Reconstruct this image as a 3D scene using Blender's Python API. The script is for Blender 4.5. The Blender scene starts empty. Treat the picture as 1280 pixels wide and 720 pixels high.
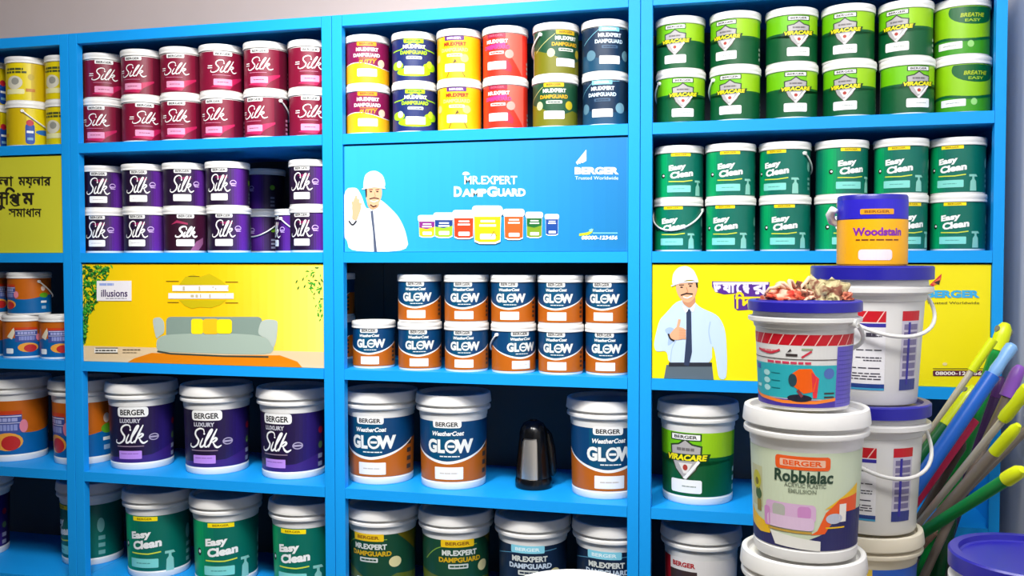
import bpy, bmesh, math, random
from mathutils import Vector, Matrix
from mathutils.geometry import tessellate_polygon
from math import sin, cos, pi, asin, atan2

random.seed(7)
SC = bpy.context.scene
COL = SC.collection

# ------------------------------------------------------------------ camera
CAM = Vector((1.76345, -2.14578, 1.29441))
YAW, PIT, ROL, FPX = 0.24173, -0.03308, -0.00122, 1150.0
_F = Vector((-sin(YAW)*cos(PIT), cos(YAW)*cos(PIT), sin(PIT)))
_R0 = Vector((cos(YAW), sin(YAW), 0))
_U0 = _R0.cross(_F)
_R = cos(ROL)*_R0 + sin(ROL)*_U0
_U = -sin(ROL)*_R0 + cos(ROL)*_U0
cd = bpy.data.cameras.new('camera')
cam = bpy.data.objects.new('camera', cd)
COL.objects.link(cam)
cam.matrix_world = Matrix(((_R.x, _U.x, -_F.x, CAM.x), (_R.y, _U.y, -_F.y, CAM.y),
                           (_R.z, _U.z, -_F.z, CAM.z), (0, 0, 0, 1)))
cd.sensor_width = 36.0
cd.lens = FPX/1280*36.0
cd.clip_start = 0.02
SC.camera = cam

# ------------------------------------------------------------------ world, lights, exposure
vs = SC.view_settings
vs.view_transform = 'Standard'
vs.look = 'None'
vs.gamma = 1.0
vs.exposure = 0.0
vs.use_curve_mapping = False
w = bpy.data.worlds.new('world')
SC.world = w
w.use_nodes = True
w.node_tree.nodes['Background'].inputs[0].default_value = (0.80, 0.88, 1.0, 1)
w.node_tree.nodes['Background'].inputs[1].default_value = 0.05

def area(name, loc, target, sx, sy, power, col=(1, 1, 1)):
    l = bpy.data.lights.new(name, 'AREA')
    l.shape = 'RECTANGLE'
    l.size, l.size_y, l.energy, l.color = sx, sy, power, col
    o = bpy.data.objects.new(name, l)
    o.location = loc
    d = Vector(target)-Vector(loc)
    o.rotation_euler = d.to_track_quat('-Z', 'Y').to_euler()
    COL.objects.link(o)
    return o
def spot(name, loc, target, power, ang, col=(1, 1, 1), rad=0.12, blend=1.0):
    l = bpy.data.lights.new(name, 'SPOT')
    l.energy, l.spot_size, l.spot_blend, l.color, l.shadow_soft_size = power, math.radians(ang), blend, col, rad
    o = bpy.data.objects.new(name, l)
    o.location = loc
    o.rotation_euler = (Vector(target)-Vector(loc)).to_track_quat('-Z', 'Y').to_euler()
    COL.objects.link(o)
    return o
area('ceiling_lamp_light', (0.95, -1.15, 2.60), (0.95, 0.0, 1.05), 1.0, 0.25, 23, (1.0, 0.98, 0.95))
spot('shelf_fill_spot', (0.95, -1.38, 2.70), (0.92, 0.0, 1.18), 176, 62, (1.0, 0.985, 0.96))  # added spot from an unseen source, brightens the middle of the shelving
area('counter_fill_light', (1.80, -1.70, 2.72), (2.05, -0.6, 0.9), 0.8, 0.4, 42, (1.0, 0.985, 0.97))  # added fill, unseen source, lifts the whites of the pails on the counter

# ------------------------------------------------------------------ helpers
def lin(c):
    c = c/255.0
    return c/12.92 if c <= 0.04045 else ((c+0.055)/1.055)**2.4
MATS = {}
def M(rgb, rough=0.38, metal=0.0, name=None, noise=0.0, nscale=30.0, spec=0.5, trans=0.0):
    key = (tuple(rgb), rough, metal, noise, nscale, spec, trans)
    if key in MATS:
        return MATS[key]
    m = bpy.data.materials.new(name or 'paint_%02x%02x%02x' % tuple(int(x) for x in rgb))
    m.use_nodes = True
    nt = m.node_tree
    b = nt.nodes['Principled BSDF']
    c = (lin(rgb[0]), lin(rgb[1]), lin(rgb[2]), 1)
    b.inputs['Base Color'].default_value = c
    b.inputs['Roughness'].default_value = rough
    b.inputs['Metallic'].default_value = metal
    b.inputs['Specular IOR Level'].default_value = spec
    if noise > 0:
        tc = nt.nodes.new('ShaderNodeTexCoord')
        n = nt.nodes.new('ShaderNodeTexNoise')
        n.inputs['Scale'].default_value = nscale
        n.inputs['Detail'].default_value = 3
        mx = nt.nodes.new('ShaderNodeMix')
        mx.data_type = 'RGBA'
        mx.inputs[6].default_value = (c[0]*(1-noise), c[1]*(1-noise), c[2]*(1-noise), 1)
        mx.inputs[7].default_value = (min(1, c[0]*(1+noise)), min(1, c[1]*(1+noise)), min(1, c[2]*(1+noise)), 1)
        nt.links.new(tc.outputs['Object'], n.inputs['Vector'])
        nt.links.new(n.outputs['Fac'], mx.inputs[0])
        nt.links.new(mx.outputs[2], b.inputs['Base Color'])
    if trans > 0:
        b.inputs['Subsurface Weight'].default_value = trans
        b.inputs['Subsurface Radius'].default_value = (0.01, 0.01, 0.01)
    MATS[key] = m
    return m

WHITE = (238, 236, 232)
BLACK = (22, 20, 24)

def link_mesh(name, bm, mats, parent=None, smooth=False):
    me = bpy.data.meshes.new(name)
    bm.normal_update()
    bm.to_mesh(me)
    bm.free()
    for m in (mats if isinstance(mats, (list, tuple)) else [mats]):
        me.materials.append(m)
    if smooth:
        for p in me.polygons:
            p.use_smooth = True
    o = bpy.data.objects.new(name, me)
    COL.objects.link(o)
    if parent:
        o.parent = parent
    return o

def tag(o, label, cat, group=None, kind=None):
    o['label'] = label
    o['category'] = cat
    if group:
        o['group'] = group
    if kind:
        o['kind'] = kind
    return o

def empty(name, loc=(0, 0, 0), rz=0.0):
    o = bpy.data.objects.new(name, None)
    o.empty_display_size = 0.05
    o.location = loc
    o.rotation_euler = (0, 0, rz)
    COL.objects.link(o)
    return o

def box(bm, x0, x1, y0, y1, z0, z1, mi=0):
    vsx = [bm.verts.new((x, y, z)) for x in (x0, x1) for y in (y0, y1) for z in (z0, z1)]
    for f in ((0, 1, 3, 2), (4, 6, 7, 5), (0, 4, 5, 1), (2, 3, 7, 6), (0, 2, 6, 4), (1, 5, 7, 3)):
        fc = bm.faces.new([vsx[i] for i in f])
        fc.material_index = mi

def box_obj(name, x0, x1, y0, y1, z0, z1, mat, parent=None, bev=0.0):
    bm = bmesh.new()
    box(bm, x0, x1, y0, y1, z0, z1)
    if bev:
        bmesh.ops.bevel(bm, geom=bm.edges[:], offset=bev, segments=2, affect='EDGES', profile=0.6)
    return link_mesh(name, bm, mat, parent)

def lathe(bm, prof, n=72, mi=0, a0=0.0, a1=2*pi, sm=35):
    """prof: list of (r, z) from axis to axis"""
    full = abs(a1-a0-2*pi) < 1e-6
    rings = []
    for r, z in prof:
        if r < 1e-6:
            rings.append([bm.verts.new((0, 0, z))])
        else:
            rings.append([bm.verts.new((r*sin(a0+(a1-a0)*i/n), -r*cos(a0+(a1-a0)*i/n), z)) for i in range(n if full else n+1)])
    for k in range(len(rings)-1):
        A, B = rings[k], rings[k+1]
        m = n if full else n
        for i in range(m):
            j = (i+1) % n if full else i+1
            if len(A) == 1 and len(B) == 1:
                continue
            if len(A) == 1:
                f = bm.faces.new((A[0], B[i], B[j]))
            elif len(B) == 1:
                f = bm.faces.new((A[j], A[i], B[0]))
            else:
                f = bm.faces.new((A[i], A[j], B[j], B[i]))
            f.material_index = mi
            f.smooth = True

def sharpen(o, ang=32):
    me = o.data
    bm = bmesh.new()
    bm.from_mesh(me)
    bmesh.ops.recalc_face_normals(bm, faces=bm.faces[:])
    for e in bm.edges:
        if len(e.link_faces) == 2:
            e.smooth = e.calc_face_angle(0) < math.radians(ang)
    bm.to_mesh(me)
    bm.free()

def tube(bm, pts, rad, n=8, mi=0, cap=True):
    pts = [Vector(p) for p in pts]
    rads = rad if isinstance(rad, (list, tuple)) else [rad]*len(pts)
    rings = []
    up = Vector((0, 0, 1))
    prev = None
    for i, p in enumerate(pts):
        t = (pts[min(i+1, len(pts)-1)]-pts[max(i-1, 0)]).normalized()
        if prev is None:
            s = t.cross(up)
            if s.length < 1e-3:
                s = t.cross(Vector((1, 0, 0)))
        else:
            s = prev-t*prev.dot(t)
        s.normalize()
        prev = s
        q = t.cross(s)
        rings.append([bm.verts.new(p+rads[i]*(cos(2*pi*k/n)*s+sin(2*pi*k/n)*q)) for k in range(n)])
    for a, b in zip(rings, rings[1:]):
        for k in range(n):
            f = bm.faces.new((a[k], a[(k+1) % n], b[(k+1) % n], b[k]))
            f.material_index = mi
            f.smooth = True
    if cap:
        for r_ in (rings[0], rings[-1]):
            f = bm.faces.new(r_)
            f.material_index = mi

def ray(px, py):
    return (_F + _R*((px-640)/FPX) + _U*((360-py)/FPX))
def on_plane(px, py, y):
    """point where the line of sight through a photo pixel meets the upright plane Y = y"""
    d = ray(px, py)
    return CAM + d*((y-CAM.y)/d.y)
def at_depth(px, py, dep):
    return CAM + ray(px, py)*dep

# ------------------------------------------------------------------ printed artwork
TXT = {}
def text_geo(s, bold):
    k = (s, bold)
    if k not in TXT:
        c = bpy.data.curves.new('lettering', 'FONT')
        c.body = s
        c.offset = bold
        c.resolution_u = 3
        o = bpy.data.objects.new('lettering', c)
        me = bpy.data.meshes.new_from_object(o)
        vv = [(v.co.x, v.co.y) for v in me.vertices]
        ff = [tuple(p.vertices) for p in me.polygons]
        bpy.data.objects.remove(o)
        bpy.data.curves.remove(c)
        bpy.data.meshes.remove(me)
        x0 = min(v[0] for v in vv); x1 = max(v[0] for v in vv)
        y0 = min(v[1] for v in vv); y1 = max(v[1] for v in vv)
        TXT[k] = ([((x-x0)/(x1-x0)-0.5, (y-y0)/(y1-y0)-0.5) for x, y in vv], ff)
    return TXT[k]

def smooth_path(pts, n=5):
    out = []
    P = [pts[0]]+list(pts)+[pts[-1]]
    for i in range(1, len(P)-2):
        p0, p1, p2, p3 = P[i-1], P[i], P[i+1], P[i+2]
        for k in range(n):
            t = k/n
            out.append(tuple(0.5*((2*p1[j])+(-p0[j]+p2[j])*t+(2*p0[j]-5*p1[j]+4*p2[j]-p3[j])*t*t+(-p0[j]+3*p1[j]-3*p2[j]+p3[j])*t**3) for j in (0, 1)))
    out.append(tuple(pts[-1]))
    return out

def soft(pts, n=4):
    """closed outline with its corners rounded"""
    out = []
    m = len(pts)
    for i in range(m):
        p, q = pts[i], pts[(i+1) % m]
        out += [(p[0]*0.80+q[0]*0.20, p[1]*0.80+q[1]*0.20), (p[0]*0.20+q[0]*0.80, p[1]*0.20+q[1]*0.80)]
    res = []
    m = len(out)
    for i in range(m):
        p, q = out[i], out[(i+1) % m]
        res += [(p[0]*0.75+q[0]*0.25, p[1]*0.75+q[1]*0.25), (p[0]*0.25+q[0]*0.75, p[1]*0.25+q[1]*0.75)]
    return res

class Art:
    """flat print made of polygons in a 2D frame; sy=-1 when the frame's v runs downward"""
    def __init__(self, sy=1, asp=1.0):
        self.el = []
        self.sy = sy
        self.asp = asp          # width of one u unit over height of one v unit (for stroke widths)
    def raw(self, vv, ff, mat, layer):
        self.el.append((vv, ff, mat, layer+0.02*(len(self.el) % 40)))
    def poly(self, pts, mat, layer=1):
        tris = tessellate_polygon([[Vector((p[0], p[1], 0)) for p in pts]])
        self.raw([tuple(p) for p in pts], [tuple(t) for t in tris], mat, layer)
    def rect(self, u0, v0, u1, v1, mat, layer=1):
        self.raw([(u0, v0), (u1, v0), (u1, v1), (u0, v1)], [(0, 1, 2, 3)], mat, layer)
    def rrect(self, cu, cv, wd, h, mat, layer=2, r=0.25):
        rr = min(wd*self.asp, h)*r
        ru, rv = rr/self.asp, rr
        pts = []
        for sx, sy_, a in ((1, 1, 0), (-1, 1, 90), (-1, -1, 180), (1, -1, 270)):
            for k in range(4):
                an = math.radians(a+30*k)
                pts.append((cu+sx*(wd/2-ru)+ru*cos(an), cv+sy_*(h/2-rv)+rv*sin(an)))
        self.poly(pts, mat, layer)
    def ell(self, cu, cv, ru, rv, mat, layer=2, n=18):
        self.poly([(cu+ru*cos(2*pi*k/n), cv+rv*sin(2*pi*k/n)) for k in range(n)], mat, layer)
    def stroke(self, pts, wd, mat, layer=3, smooth=False, taper=None):
        if smooth:
            pts = smooth_path(pts)
        vv, ff = [], []
        n = len(pts)
        for i, p in enumerate(pts):
            a = pts[max(0, i-1)]
            b = pts[min(n-1, i+1)]
            dx, dy = (b[0]-a[0])*self.asp, b[1]-a[1]
            L = math.hypot(dx, dy) or 1
            wl = wd*0.5*(taper(i/(n-1)) if taper else 1)
            vv += [(p[0]-dy/L*wl/self.asp, p[1]+dx/L*wl), (p[0]+dy/L*wl/self.asp, p[1]-dx/L*wl)]
        for i in range(n-1):
            ff.append((2*i, 2*i+1, 2*i+3, 2*i+2))
        self.raw(vv, ff, mat, layer)
    def text(self, s, cu, cv, wd, h, mat, layer=3, bold=0.012, shear=0.0, rot=0.0):
        vv, ff = text_geo(s, bold)
        out = []
        a = math.radians(rot)
        for x, y in vv:
            X = (x*wd*self.asp + shear*y*h)
            Y = y*h
            X, Y = X*cos(a)-Y*sin(a), X*sin(a)+Y*cos(a)
            out.append((cu+X/self.asp, cv+self.sy*Y))
        self.raw(out, ff, mat, layer)
    def dashes(self, cu, cv, wd, h, mat, layer=3, n=5):
        """a line of print too small to read"""
        r = random.Random(int((cu+cv)*1000)+n)
        u = cu-wd/2
        while u < cu+wd/2-0.01*wd:
            l = wd/n*r.uniform(0.5, 1.1)
            l = min(l, cu+wd/2-u)
            self.rect(u, cv-h/2, u+l, cv+h/2, mat, layer)
            u += l+wd*0.03
    def build(self, name, fn, parent, cut=None):
        bm = bmesh.new()
        mats = []
        lay = bm.verts.layers.float.new('lay')
        for vv, ff, mat, layer in self.el:
            if mat not in mats:
                mats.append(mat)
            mi = mats.index(mat)
            bv = []
            for p in vv:
                v = bm.verts.new((p[0], p[1], 0))
                v[lay] = layer
                bv.append(v)
            for f in ff:
                try:
                    fc = bm.faces.new([bv[i] for i in f])
                    fc.material_index = mi
                except ValueError:
                    pass
        if cut:
            us = [v.co.x for v in bm.verts]
            lo, hi = min(us), max(us)
            k = math.ceil(lo/cut)
            while k*cut < hi:
                bmesh.ops.bisect_plane(bm, geom=bm.verts[:]+bm.edges[:]+bm.faces[:], dist=1e-6,
                                       plane_co=(k*cut, 0, 0), plane_no=(1, 0, 0))
                k += 1
        for v in bm.verts:
            v.co = fn(v.co.x, v.co.y, v[lay])
        # face outward: compare with the direction the mapping's layer grows
        for f in bm.faces:
            f.normal_update()
        o = link_mesh(name, bm, mats, parent)
        return o

def curl(R, H, taper=0.0):
    """map (angle, height fraction, layer) onto a pail wall; taper = radius lost from top to bottom"""
    def fn(u, v, l):
        r = R - taper*(1-v) + 0.00035 + 0.00016*l
        return Vector((r*sin(u), -r*cos(u), v*H))
    return fn

# strokes of the script word
SILK = [
    [(0.46, 0.80), (0.42, 0.96), (0.30, 1.0), (0.18, 0.90), (0.15, 0.72), (0.22, 0.55), (0.30, 0.40), (0.27, 0.18), (0.13, 0.03), (0.0, 0.08), (0.0, 0.22)],
    [(0.44, 0.52), (0.38, 0.22), (0.40, 0.08), (0.48, 0.12), (0.56, 0.34)],
    [(0.54, 0.30), (0.66, 0.70), (0.70, 0.94), (0.64, 0.88), (0.55, 0.45), (0.53, 0.14), (0.60, 0.08), (0.66, 0.2)],
    [(0.66, 0.05), (0.74, 0.50), (0.84, 0.98)],
    [(0.71, 0.34), (0.82, 0.52), (0.88, 0.46), (0.82, 0.34), (0.73, 0.31)],
    [(0.78, 0.31), (0.86, 0.12), (0.95, 0.04), (1.06, 0.14)],
]
def silk(a, cu, cv, wd, h, mat, wt=0.1):
    for s in SILK:
        a.stroke([(cu+(x-0.5)*wd+(y-0.5)*wd*0.10, cv+(y-0.5)*h) for x, y in s], h*wt, mat, 4, True,
                 lambda t: 0.55+0.75*sin(pi*min(1, max(0, t))))
    a.ell(cu-0.01*wd, cv+0.24*h, 0.03*wd, 0.05*h, mat, 4, 8)

def emblem(a, cu, cv, s, mats, sy=1):
    """brush-like flame mark"""
    for k, m in enumerate(mats):
        o = k*0.22
        a.poly([(cu-s*0.5+o*s*0.8, cv+sy*(-s*0.35-o*s*0.3)), (cu+s*0.5, cv+sy*(s*0.75-o*s*0.9)), (cu+s*0.42, cv+sy*(s*0.2-o*s*0.9)), (cu-s*0.2+o*s*0.8, cv+sy*(-s*0.6-o*s*0.15))], m, 3+k)

# ------------------------------------------------------------------ pail bodies
def tub_body(bm, R, H):
    lathe(bm, [(0, 0.004), (R*0.90, 0.004), (R*0.93, 0.0), (R*0.985, 0.0), (R, 0.003), (R, H-0.014), (R*0.96, H-0.008), (0, H-0.008)])
def tub_lid(bm, R, H):
    lathe(bm, [(0, H-0.005), (R*0.86, H-0.005), (R*0.89, H-0.001), (R*0.94, H), (R*1.03, H), (R*1.05, H-0.003), (R*1.055, H-0.009),
               (R*1.045, H-0.010), (R*1.045, H-0.014), (R*1.055, H-0.015), (R*1.05, H-0.0168), (R*1.008, H-0.0172), (R*1.008, H-0.0158), (0, H-0.0158)])
def pail_body(bm, R, H, tp):
    rr = lambda f: R - tp*(1-f)
    lathe(bm, [(0, 0.006), (rr(0)*0.92, 0.006), (rr(0)*0.94, 0.0), (rr(0)*0.99, 0.0), (rr(0.01)*1.012, 0.003), (rr(0.07)*1.012, 0.070*H), (rr(0.08), 0.076*H),
               (rr(0.74), 0.742*H), (rr(0.76)*1.012, 0.757*H), (rr(0.81)*1.015, 0.81*H),
               (R*1.085, 0.822*H), (R*1.095, 0.832*H), (R*1.09, 0.852*H), (R*1.02, 0.868*H), (R*1.01, 0.89*H), (R*0.99, 0.94*H), (0, 0.94*H)])
def pail_lid(bm, R, H):
    lathe(bm, [(0, 0.955*H), (R*0.94, 0.955*H), (R*0.965, 0.962*H), (R*0.985, 0.994*H), (R*1.01, H), (R*1.055, H), (R*1.08, 0.994*H), (R*1.095, 0.97*H),
               (R*1.115, 0.90*H), (R*1.112, 0.893*H), (R*1.03, 0.888*H), (R*1.02, 0.945*H), (0, 0.945*H)])
def handle_bm(bm, R, zp, drop, gap=1.09, rad=0.0022):
    pts = []
    for k in range(25):
        a = -pi/2+pi*k/24
        pts.append((R*gap*sin(a)*1.0, -R*gap*cos(a), zp-drop*cos(a)))
    tube(bm, pts, rad, 8)
    for s in (-1, 1):
        tube(bm, [(s*R*0.99, 0, zp), (s*R*(gap+0.03), 0, zp)], rad*2.0, 10)

# ------------------------------------------------------------------ label designs (u = angle, v = height fraction)
LIDW = M(WHITE, 0.33, trans=0.0, name='white_plastic')
W = M((240, 240, 238), 0.4, name='print_white')
K = M(BLACK, 0.45, name='print_black')
YEL = M((250, 225, 10), 0.4)

def fullband(a, v0, v1, mat, layer=0):
    a.rect(-1.78, v0, 2.95, v1, mat, layer)
def info_panel(a, cu, v0, mat, n=4):
    for k in range(n):
        a.rect(cu-0.11, v0+0.09*k, cu+0.11, v0+0.09*k+0.05, mat, 2)
def tab(a, cv, h, wd=0.86, mat=W, tcol=K, word='BERGER', bold=0.03):
    a.rrect(0, cv, wd, h, mat, 2, 0.3)
    a.text(word, 0, cv-0.004, wd*0.80, h*0.58, tcol, 3, bold)

A0 = 1/2.05   # tub aspect: R/H
def d_maroon():
    a = Art(1, A0)
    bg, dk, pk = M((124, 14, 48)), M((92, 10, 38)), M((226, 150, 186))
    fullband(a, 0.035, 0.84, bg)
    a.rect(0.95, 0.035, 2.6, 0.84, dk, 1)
    tab(a, 0.80, 0.085)
    silk(a, 0.05, 0.53, 1.15, 0.27, W, 0.075)
    a.rect(-0.72, 0.53, -0.5, 0.55, W, 3); a.rect(-0.74, 0.49, -0.5, 0.505, W, 3)
    a.rect(-0.5, 0.345, 0.35, 0.352, pk, 3)
    a.poly([(-0.6, 0.10), (0.45, 0.28), (1.0, 0.33), (1.0, 0.29), (0.5, 0.16), (0.3, 0.06)], M((190, 30, 85)), 1)
    a.rrect(-0.02, 0.20, 0.86, 0.135, pk, 2, 0.12)
    a.dashes(-0.02, 0.2, 0.5, 0.012, bg, 3, 3)
    info_panel(a, 1.75, 0.1, pk)
    return a
def d_purple(variant=0):
    a = Art(1, A0)
    n = 40
    for k in range(n):
        u0 = -1.78+4.73*k/n
        u = u0+2.36/n
        t = math.exp(-((u-0.95)/0.42)**2)
        q = round(t*8)/8
        c0, c1 = ((30, 12, 42), (96, 40, 150)) if not variant else ((44, 10, 30), (70, 16, 50))
        a.rect(u0, 0.045, u0+4.73/n, 0.86, M(tuple(int(c0[j]+(c1[j]-c0[j])*q) for j in range(3))), 0)
    tab(a, 0.815, 0.095, 0.8)
    if variant:
        a.poly([(-0.7, 0.62), (-0.4, 0.72), (0.1, 0.66), (0.1, 0.62), (-0.4, 0.66)], M((150, 40, 80)), 2)
        a.poly([(0.2, 0.045), (0.5, 0.25), (0.9, 0.34), (0.9, 0.20), (0.6, 0.045)], M((150, 90, 130)), 2)
        silk(a, 0.05, 0.46, 0.95, 0.24, W, 0.15)
    else:
        silk(a, -0.02, 0.52, 1.05, 0.38, W, 0.066)
        a.poly([(-0.2, 0.66), (0.3, 0.70), (0.45, 0.64), (0.0, 0.62)], M((130, 20, 80)), 2)
        lv = M((205, 175, 230))
        a.stroke([(0.66+0.14*cos(t*0.35), 0.53+0.055*sin(t*0.35)) for t in range(16)], 0.018, lv, 3)
        a.rect(0.55, 0.50, 0.8, 0.525, lv, 4); a.rect(0.56, 0.46, 0.8, 0.475, lv, 4)
    a.rrect(-0.02, 0.22, 0.84, 0.15, W, 2, 0.15)
    a.dashes(-0.02, 0.22, 0.5, 0.012, M((190, 180, 190)), 3, 3)
    a.ell(1.75, 0.55, 0.13, 0.06, M((110, 160, 40)), 2)
    info_panel(a, 1.75, 0.1, M((120, 120, 140)), 3)
    return a
def d_expert(bg, low, tabc, tword, t1, t2, bar, kind):
    a = Art(1, A0)
    bgm = M(bg)
    fullband(a, 0.03, 0.85, bgm)
    if kind == 'putty':
        pts = [(-1.78, 0.03), (2.95, 0.03)]+[(2.95-4.73*k/60, 0.38+0.055*cos(1.9*(2.95-4.73*k/60)+0.9)) for k in range(61)]
        a.poly(pts, M(low), 1)
        a.stroke([(u, v) for u, v in pts[2:]], 0.012, W, 2)
    if kind == 'roof':
        lm = M(low)
        for s in (-1, 1):
            a.stroke([(s*1.2, 0.62), (s*0.62, 0.645), (0.0, 0.80)], 0.022, lm, 2)
        a.ell(-0.85, 0.33, 0.36, 0.085, lm, 1); a.ell(0.85, 0.31, 0.42, 0.085, lm, 1)
        a.ell(-0.72, 0.36, 0.16, 0.07, M((200, 220, 190)), 2); a.ell(0.80, 0.36, 0.17, 0.075, M((190, 225, 60)), 2)
        a.ell(0, 0.2, 0.85, 0.09, lm, 1)
    if kind == 'peak':
        a.stroke([(-0.95, 0.83), (-1.15, 0.45)], 0.02, M((120, 90, 10)), 2)
        a.stroke([(-0.35, 0.05), (0.05, 0.40), (0.5, 0.05)], 0.018, M((70, 60, 20)), 2)
        a.poly([(-0.04, 0.32), (0.05, 0.40), (0.10, 0.34)], M((90, 70, 20)), 2)
        for cu, cv in ((0.48, 0.42), (-0.95, 0.44)):
            a.ell(cu, cv, 0.19, 0.08, M((245, 190, 120)), 2)
    if kind == 'red':
        a.poly([(0.4, 0.85), (1.3, 0.85), (1.3, 0.03), (0.7, 0.4)], M((240, 95, 80)), 1)
        a.ell(0.62, 0.45, 0.2, 0.085, M((245, 150, 140)), 2)
        a.poly([(-0.6, 0.62), (0.45, 0.68), (0.45, 0.62), (-0.3, 0.54)], M((190, 40, 120)), 2)
        a.poly([(0.3, 0.15), (0.5, 0.35), (0.75, 0.2), (0.7, 0.1)], M((205, 30, 60)), 2)
    if kind == 'olive':
        a.poly([(-1.78, 0.03), (2.95, 0.03), (2.95, 0.22), (0.9, 0.32), (0.2, 0.2), (-0.6, 0.38), (-1.5, 0.5), (-1.78, 0.5)], M(low), 1)
        a.stroke([(-1.5, 0.45), (-0.5, 0.78)], 0.012, M((190, 190, 120)), 2)
        a.ell(-0.68, 0.42, 0.18, 0.085, M((190, 195, 150)), 2); a.ell(0.72, 0.42, 0.19, 0.085, M((190, 170, 30)), 2)
    if kind == 'teal':
        a.ell(0.85, 0.33, 0.24, 0.10, M((120, 165, 180)), 2); a.ell(-0.85, 0.33, 0.24, 0.10, M((90, 130, 150)), 2)
        a.poly([(-1.4, 0.03), (1.4, 0.03), (1.4, 0.3), (0.2, 0.22), (-1.4, 0.35)], M(low), 1)
        a.stroke([(-1.3, 0.55), (-0.5, 0.80), (0.8, 0.84)], 0.010, M((120, 190, 210)), 2)
    a.rrect(0, 0.815, 0.92, 0.085, M(tabc), 3, 0.2)
    a.text('BERGER', 0, 0.815, 0.66, 0.042, M(tword), 4, 0.03)
    a.text('MR.EXPERT', 0.03, 0.70, 1.05, 0.075, M(t1), 4, 0.045)
    a.text('DAMPGUARD', 0.0, 0.585, 1.28, 0.075, M(t2), 4, 0.045)
    if kind == 'putty':
        a.text('PUTTY', 0.05, 0.455, 0.8, 0.085, M(bar), 4, 0.05, 0.3, 3)
        a.rect(-0.35, 0.518, 0.5, 0.528, M(bar), 4)
        a.ell(0.72, 0.43, 0.19, 0.08, M((240, 200, 170)), 3)
    else:
        a.rrect(0.02, 0.48, 0.72, 0.058, M(bar), 3, 0.3)
        a.dashes(0.02, 0.48, 0.56, 0.02, bgm, 4, 4)
    a.rrect(0.02, 0.235, 0.92, 0.155, W, 5, 0.12)
    a.dashes(0.02, 0.235, 0.5, 0.012, M((190, 190, 185)), 6, 3)
    info_panel(a, 1.75, 0.1, M((200, 195, 185)), 3)
    return a
def d_shield(big=False):
    a = Art(1, A0 if not big else 0.38)
    lime, lm2, dk = M((110, 190, 8)), M((150, 200, 20)), M((0, 84, 42))
    s = 1.0 if not big else 0.86
    o = 0.0 if not big else 0.01
    v = lambda x: x*s+o
    fullband(a, v(0.035) if not big else 0.085, v(0.86) if not big else 0.72, lime)
    a.rect(0.45, v(0.54), 1.5, v(0.86) if not big else 0.72, lm2, 1)
    a.rect(-1.78, v(0.035) if not big else 0.085, 2.95, v(0.54), dk, 2)
    a.poly([(-1.6, v(0.54)), (-0.4, v(0.54)), (0, v(0.42)), (0.4, v(0.54)), (1.6, v(0.54)), (1.6, v(0.50)), (-1.6, v(0.5))], dk, 2)
    tc = v(0.80) if not big else 0.675
    a.rrect(0, tc, 0.9, 0.085*s, M((30, 60, 20)), 3, 0.1)
    a.rrect(0, tc, 0.82, 0.062*s, W, 4, 0.1)
    a.text('BERGER', 0, tc, 0.66, 0.038*s, K, 5, 0.03)
    dkg, gr = M((40, 60, 30)), M((172, 168, 168))
    sh = [(-0.42, 0.66), (-0.18, 0.68), (0.0, 0.735), (0.18, 0.68), (0.42, 0.66), (0.40, 0.52), (0.28, 0.40), (0.0, 0.27), (-0.28, 0.40), (-0.40, 0.52)]
    a.poly([(p[0]*1.12, v((p[1]-0.5)*1.10+0.5)) for p in sh], dkg, 3)
    a.poly([(p[0], v(p[1])) for p in sh], gr, 4)
    a.poly([(-0.2, v(0.47)), (0.2, v(0.47)), (0.05, v(0.35)), (-0.05, v(0.35))], M((225, 220, 215)), 5)
    a.ell(0, v(0.42), 0.07, 0.03, M((170, 60, 50)), 6)
    a.stroke([(-0.05, v(0.31)), (0.0, v(0.30)), (0.38, v(0.50))], 0.03, W, 6)
    a.dashes(0, v(0.63), 0.5, 0.03, M((110, 105, 105)), 5, 3)
    a.poly([(-0.70, v(0.485)), (0.62, v(0.505)), (0.70, v(0.585)), (-0.58, v(0.57))], M((20, 60, 25)), 6)
    a.text('VIRACARE', 0.0, v(0.535), 1.18, 0.072*s, M((240, 225, 20)), 7, 0.05, 0.25, 1)
    a.rrect(0, v(0.20), 0.92, 0.155*s, W, 4, 0.15)
    a.dashes(0.1, v(0.2), 0.4, 0.012, M((150, 160, 150)), 5, 3)
    info_panel(a, 1.7, 0.12, M((170, 190, 170)), 3)
    return a
def d_lime():
    a = Art(1, A0)
    lime, dk, md = M((140, 196, 10)), M((0, 92, 40)), M((60, 150, 20))
    fullband(a, 0.035, 0.86, lime)
    a.rect(-1.78, 0.035, 2.95, 0.30, md, 1)
    a.stroke([(-1.4, 0.28), (-0.6, 0.31), (0.4, 0.27), (1.5, 0.34)], 0.05, dk, 2, True)
    a.ell(0.55, 0.76, 0.95, 0.22, dk, 1, 26)
    a.rect(-0.38, 0.845, 1.5, 0.86, lime, 2)
    a.text('BREATHE', 0.5, 0.70, 0.9, 0.07, M((170, 190, 30)), 3, 0.03, 0.2)
    a.text('EASY', 0.5, 0.61, 0.6, 0.05, M((150, 185, 40)), 3, 0.03)
    a.rrect(-0.35, 0.19, 0.95, 0.125, W, 4, 0.12)
    a.dashes(-0.35, 0.19, 0.5, 0.012, M((150, 160, 150)), 5, 3)
    a.ell(0.42, 0.20, 0.12, 0.06, M((150, 210, 120)), 4)
    return a
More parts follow.
